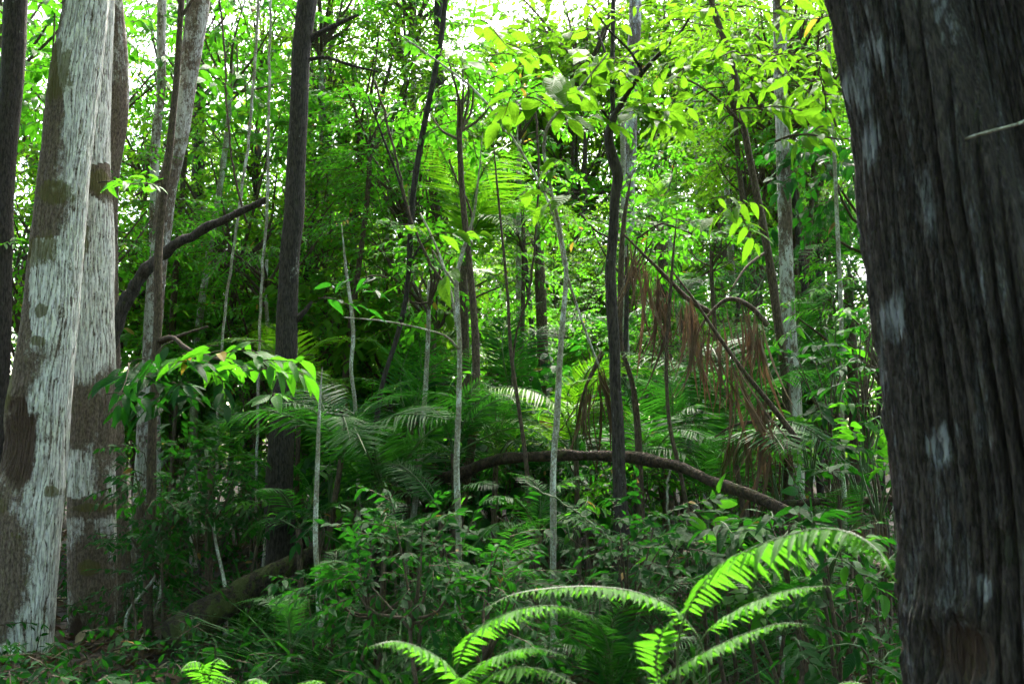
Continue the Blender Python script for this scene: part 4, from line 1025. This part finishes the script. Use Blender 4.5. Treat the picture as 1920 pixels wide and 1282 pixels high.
CROWN_R = {'small': 1.2, 'small_bright': 1.2, 'small_dark': 1.2, 'broad': 1., 'broad_bright': 1., 'broad_dark': 1., 'pinnate': 1., 'shrub': .5, 'shrub_mid': .5, 'canopy': 2.}
DESC = {'small': 'small-leaved tree', 'small_bright': 'bright small-leaved tree', 'small_dark': 'dark small-leaved tree', 'broad': 'broad-leaved tree', 'broad_bright': 'bright broad-leaved tree', 'broad_dark': 'dark broad-leaved tree', 'pinnate': 'feathery-leaved tree', 'shrub': 'low dark bush', 'shrub_mid': 'low green bush'}
RU = random.Random(2024)
def scatter(x0, x1, y0, y1, d0, d1, n, kinds, s0, s1, desc=None, name=None):
    nx = max(1, round(math.sqrt(n * (x1 - x0) / (y1 - y0)))); ny = max(1, math.ceil(n / nx)); c = 0
    for j in range(ny):
        for i in range(nx):
            if c >= n: return
            c += 1
            k = RU.choice(kinds)
            under(x0 + (x1 - x0) * (i + RU.uniform(.1, .9)) / nx, y0 + (y1 - y0) * (j + RU.uniform(.1, .9)) / ny, RU.uniform(d0, d1), k, RU.uniform(s0, s1), RU.randint(0, 10 ** 6), desc or DESC[k], name)


scatter(-40, 540, -60, 420, 10, 17, 16, ['small', 'small_bright', 'pinnate', 'broad', 'small_bright'], .8, 1.2)
scatter(560, 830, -60, 420, 10, 16, 10, ['small', 'small_bright', 'small', 'pinnate'], .8, 1.15)
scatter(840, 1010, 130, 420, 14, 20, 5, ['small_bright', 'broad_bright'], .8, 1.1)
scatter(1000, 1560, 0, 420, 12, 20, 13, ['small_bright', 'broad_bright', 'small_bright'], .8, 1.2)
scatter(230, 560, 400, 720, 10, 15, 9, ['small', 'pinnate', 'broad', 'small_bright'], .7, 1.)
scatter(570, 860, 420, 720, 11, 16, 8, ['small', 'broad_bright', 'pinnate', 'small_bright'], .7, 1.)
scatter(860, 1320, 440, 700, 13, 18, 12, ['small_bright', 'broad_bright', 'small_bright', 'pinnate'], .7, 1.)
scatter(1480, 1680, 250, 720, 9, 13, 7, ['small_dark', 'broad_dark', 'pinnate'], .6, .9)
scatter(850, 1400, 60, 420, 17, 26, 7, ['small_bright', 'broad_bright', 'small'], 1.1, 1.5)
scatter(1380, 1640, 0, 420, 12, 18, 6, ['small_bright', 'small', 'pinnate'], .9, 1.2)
scatter(560, 1450, 120, 640, 8.5, 13, 16, ['shrub_mid', 'shrub_mid'], .7, 1.1, 'slender leafy sapling', 'sapling')
scatter(560, 1500, 810, 890, 11, 16, 18, ['shrub_mid', 'shrub', 'shrub_mid'], 1.1, 1.7)
scatter(570, 1460, 540, 800, 12, 17, 18, ['small', 'broad_bright', 'small_bright', 'small_bright'], .6, .9)  # lighter-leaved kinds mixed in to imitate glow at mid height
scatter(980, 1560, -40, 200, 15, 24, 8, ['small_bright', 'small'], 1.1, 1.5)
scatter(250, 520, 420, 800, 11.5, 15, 9, ['small_bright', 'small', 'broad_bright', 'pinnate'], .6, .9)
scatter(1080, 1560, 330, 580, 17, 23, 8, ['small', 'small_bright', 'small_dark'], 1.2, 1.6)
scatter(280, 900, 240, 520, 17, 23, 8, ['small', 'small_bright'], 1.2, 1.6)
scatter(-40, 230, 420, 900, 11, 15, 5, ['small', 'small_dark'], .8, 1.)
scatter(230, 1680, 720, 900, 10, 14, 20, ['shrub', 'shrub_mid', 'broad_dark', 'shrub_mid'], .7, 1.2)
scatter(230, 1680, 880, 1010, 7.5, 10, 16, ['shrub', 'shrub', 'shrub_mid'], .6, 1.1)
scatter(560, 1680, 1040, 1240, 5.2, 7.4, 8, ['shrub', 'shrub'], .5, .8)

# ------------------------------------------------------------------ far trees all round, and the far wood behind them
def far_tree(x, y, h, kind, sc, seed, mat='bark_grey'):
    rs = random.Random(seed); gz = float(ground_z(x, y)); base = np.array([x, y, gz]); top = base + [rs.gauss(0, .5), rs.gauss(0, .5), h]
    o = thing('tree', '', 'tree', base, 'trees of the wood behind')
    q = resample([base - [0, 0, .2], base * .5 + top * .5 + [rs.gauss(0, .2), 0, 0], top + UP * sc * 1.2], 16)
    g = G(); r0 = .10 + h * .008; V, fs, lc = tube(q, np.linspace(r0, r0 * .45, 16), 10, .08, seed); g.add(V, fs, 0, lc); part('trunk', g.mesh('trunk', [M[mat]], True, base), o)
    crown_on(o, base, top, kind, sc, rs)
    auto(o, 'tall forest tree', np.array([x, y, gz + 2.5]))


RF = random.Random(99)
for i in range(34):
    d = RF.uniform(17, 34); px = RF.uniform(-20, 1600)
    h = RF.uniform(4, 11) if i % 2 else RF.uniform(2.5, 6)
    if 780 < px < 1360: continue
    if 800 < px < 1330 and h + ground_z(0, d) > 3.2 + d * .10: h = 1.5 + d * .06
    far_tree((px - 960) / F * d, d, h, 'canopy', RF.uniform(.4, .6), 900 + i, RF.choice(['bark_grey', 'bark_dark', 'bark_brown']))


def ring_wood_and_shade_leaves():
    """the mass of wood all round the place, beyond the trees one can tell apart, plus shade leaves added overhead"""
    global NR
    NR = np.random.default_rng(4242); g = G()
    n = 4700
    a = np.where(NR.random(n) < .42, NR.uniform(-.6, .6, n), NR.uniform(-math.pi, math.pi, n)); front = np.abs(a) < .75
    r = np.where(front, NR.uniform(32, 48, n), NR.uniform(11, 22, n))
    x, y = np.sin(a) * r, np.cos(a) * r
    open_ = np.clip(1 - np.abs(a - .01) / .11, 0, 1) ** .5                 # the canopy gap ahead
    topz = np.where(front, 17 - 4.5 * open_, 15)
    z = ground_z(x, y) + NR.random(n) ** 1.35 * topz
    cen = np.column_stack([x, y, z])
    per = 7
    c = np.repeat(cen, per, 0) + NR.normal(0, .7, (n * per, 3)) * [1, 1, .6]
    d = NR.normal(0, 1, (n * per, 3)) * [1, 1, .3]
    sprays(g, c, d, .9, 7, .30, T_LEAF2, 0, np.repeat(NR.random(n), per), None)
    n = 1200                                                                 # unseen leaf clumps added over the camera to block skylight
    cen = np.column_stack([NR.uniform(-12, 12, n), NR.uniform(-12, 9.5, n), NR.uniform(7.5, 13, n)])
    cen[:, 2] += np.clip(cen[:, 1] - 5, 0, 4) * .6; cen = cen[(cen[:, 1] < 5.5) | (cen[:, 0] < -1.2) | (cen[:, 0] > 4)]; cen = cen[np.hypot(cen[:, 0] - 1.2, cen[:, 1] - 2.6) > 2.3]; n = len(cen)  # gaps cut so sun and sky still reach the ferns
    c = np.repeat(cen, per, 0) + NR.normal(0, .6, (n * per, 3)) * [1, 1, .5]
    sprays(g, c, NR.normal(0, 1, (n * per, 3)) * [1, 1, .3], .9, 7, .30, T_LEAF2, 0, np.repeat(NR.random(n), per), None)
    structure('distant_wood_and_shade_leaves', g.mesh('distant_wood_and_shade_leaves', [M['leaf_far']]), 'stuff', 'mass of green leaves of the far wood, plus unseen shade leaves added overhead', 'wood')


ring_wood_and_shade_leaves()


# ------------------------------------------------------------------ leaf litter, fallen twigs, seedlings on the soil
def litter():
    global NR
    NR = np.random.default_rng(31); g = G(); n = 16000
    y = NR.uniform(2, 15, n); x = NR.uniform(-.62, .62, n) * y + NR.normal(0, .2, n)
    z = ground_z(x, y) + NR.uniform(.004, .03, n); a = NR.uniform(0, 6.283, n)
    stamp(g, leaf_template(3, .45, .5, -.2), np.column_stack([x, y, z]), np.column_stack([np.cos(a), np.sin(a), NR.normal(0, .3, n)]), unit(np.column_stack([NR.normal(0, .4, n), NR.normal(0, .4, n), np.ones(n)])), NR.uniform(.05, .15, n), 0)
    structure('leaf_litter', g.mesh('leaf_litter', [M['litter']]), 'stuff', 'brown dead leaves strewn over the forest floor', 'leaf litter')
    g = G()
    for i in range(420):
        yy = NR.uniform(3, 12); xx = NR.uniform(-.6, .6) * yy; L = NR.uniform(.15, .8); a = NR.uniform(0, 6.28); dv = np.array([math.cos(a), math.sin(a), 0]) * L
        p0 = np.array([xx, yy, 0]); pts = []
        for t in (0, .5, 1):
            q = p0 + dv * t + NR.normal(0, .02, 3); q[2] = float(ground_z(q[0], q[1])) + .02 + abs(NR.normal(0, .03)); pts.append(q)
        V, fs, lc = tube(resample(pts, 5), np.linspace(.008, .003, 5) * NR.uniform(.6, 1.6), 4); g.add(V, fs, 0, lc)
    structure('fallen_twigs', g.mesh('fallen_twigs', [TW]), 'stuff', 'thin dead twigs scattered over the leaf litter', 'twigs')
    g = G(); n = 2600
    y = NR.uniform(4.5, 17, n); x = NR.uniform(-.6, .6, n) * y; keep = (fbm(x * .7 + 9, y * .7, 77, 3) > .42); x, y = x[keep], y[keep]; n = len(x)
    h = NR.uniform(.05, .42, n); cen = np.column_stack([x, y, ground_z(x, y) + h]); d = NR.normal(0, 1, (n, 3)) * [1, 1, .25]
    sprays(g, cen, d, NR.uniform(.12, .3, n), 7, .09, T_LEAF3, 0, None, 1, hang=.2)
    sprays(g, np.column_stack([x, y, ground_z(x, y)]), np.column_stack([NR.normal(0, .3, (n, 2)), np.ones(n)]), h * 1.1, 5, .085, T_LEAF3, 0, None, 1, hang=.1)
    structure('ground_cover', g.mesh('ground_cover', [M['leaf_dark'], TW]), 'stuff', 'low dark leafy seedlings covering the forest floor', 'ground cover')


litter()
g_ = G(); q_ = resample([P(1808, 262, 2.3), P(1850, 248, 2.22), P(1890, 238, 2.2), P(1935, 222, 2.25)], 10); V_, f_, l_ = tube(q_, .0042, 6, .3, 3); g_.add(V_, f_, 0, l_)
tw_ = link(bpy.data.objects.new('dry_twig', g_.mesh('dry_twig', [M['bark_pale']], True, q_[0]))); tw_.location = tuple(q_[0]); tw_['label'] = 'thin whitish twig caught across the fold of the huge trunk'; tw_['category'] = 'twig'
write_labels()
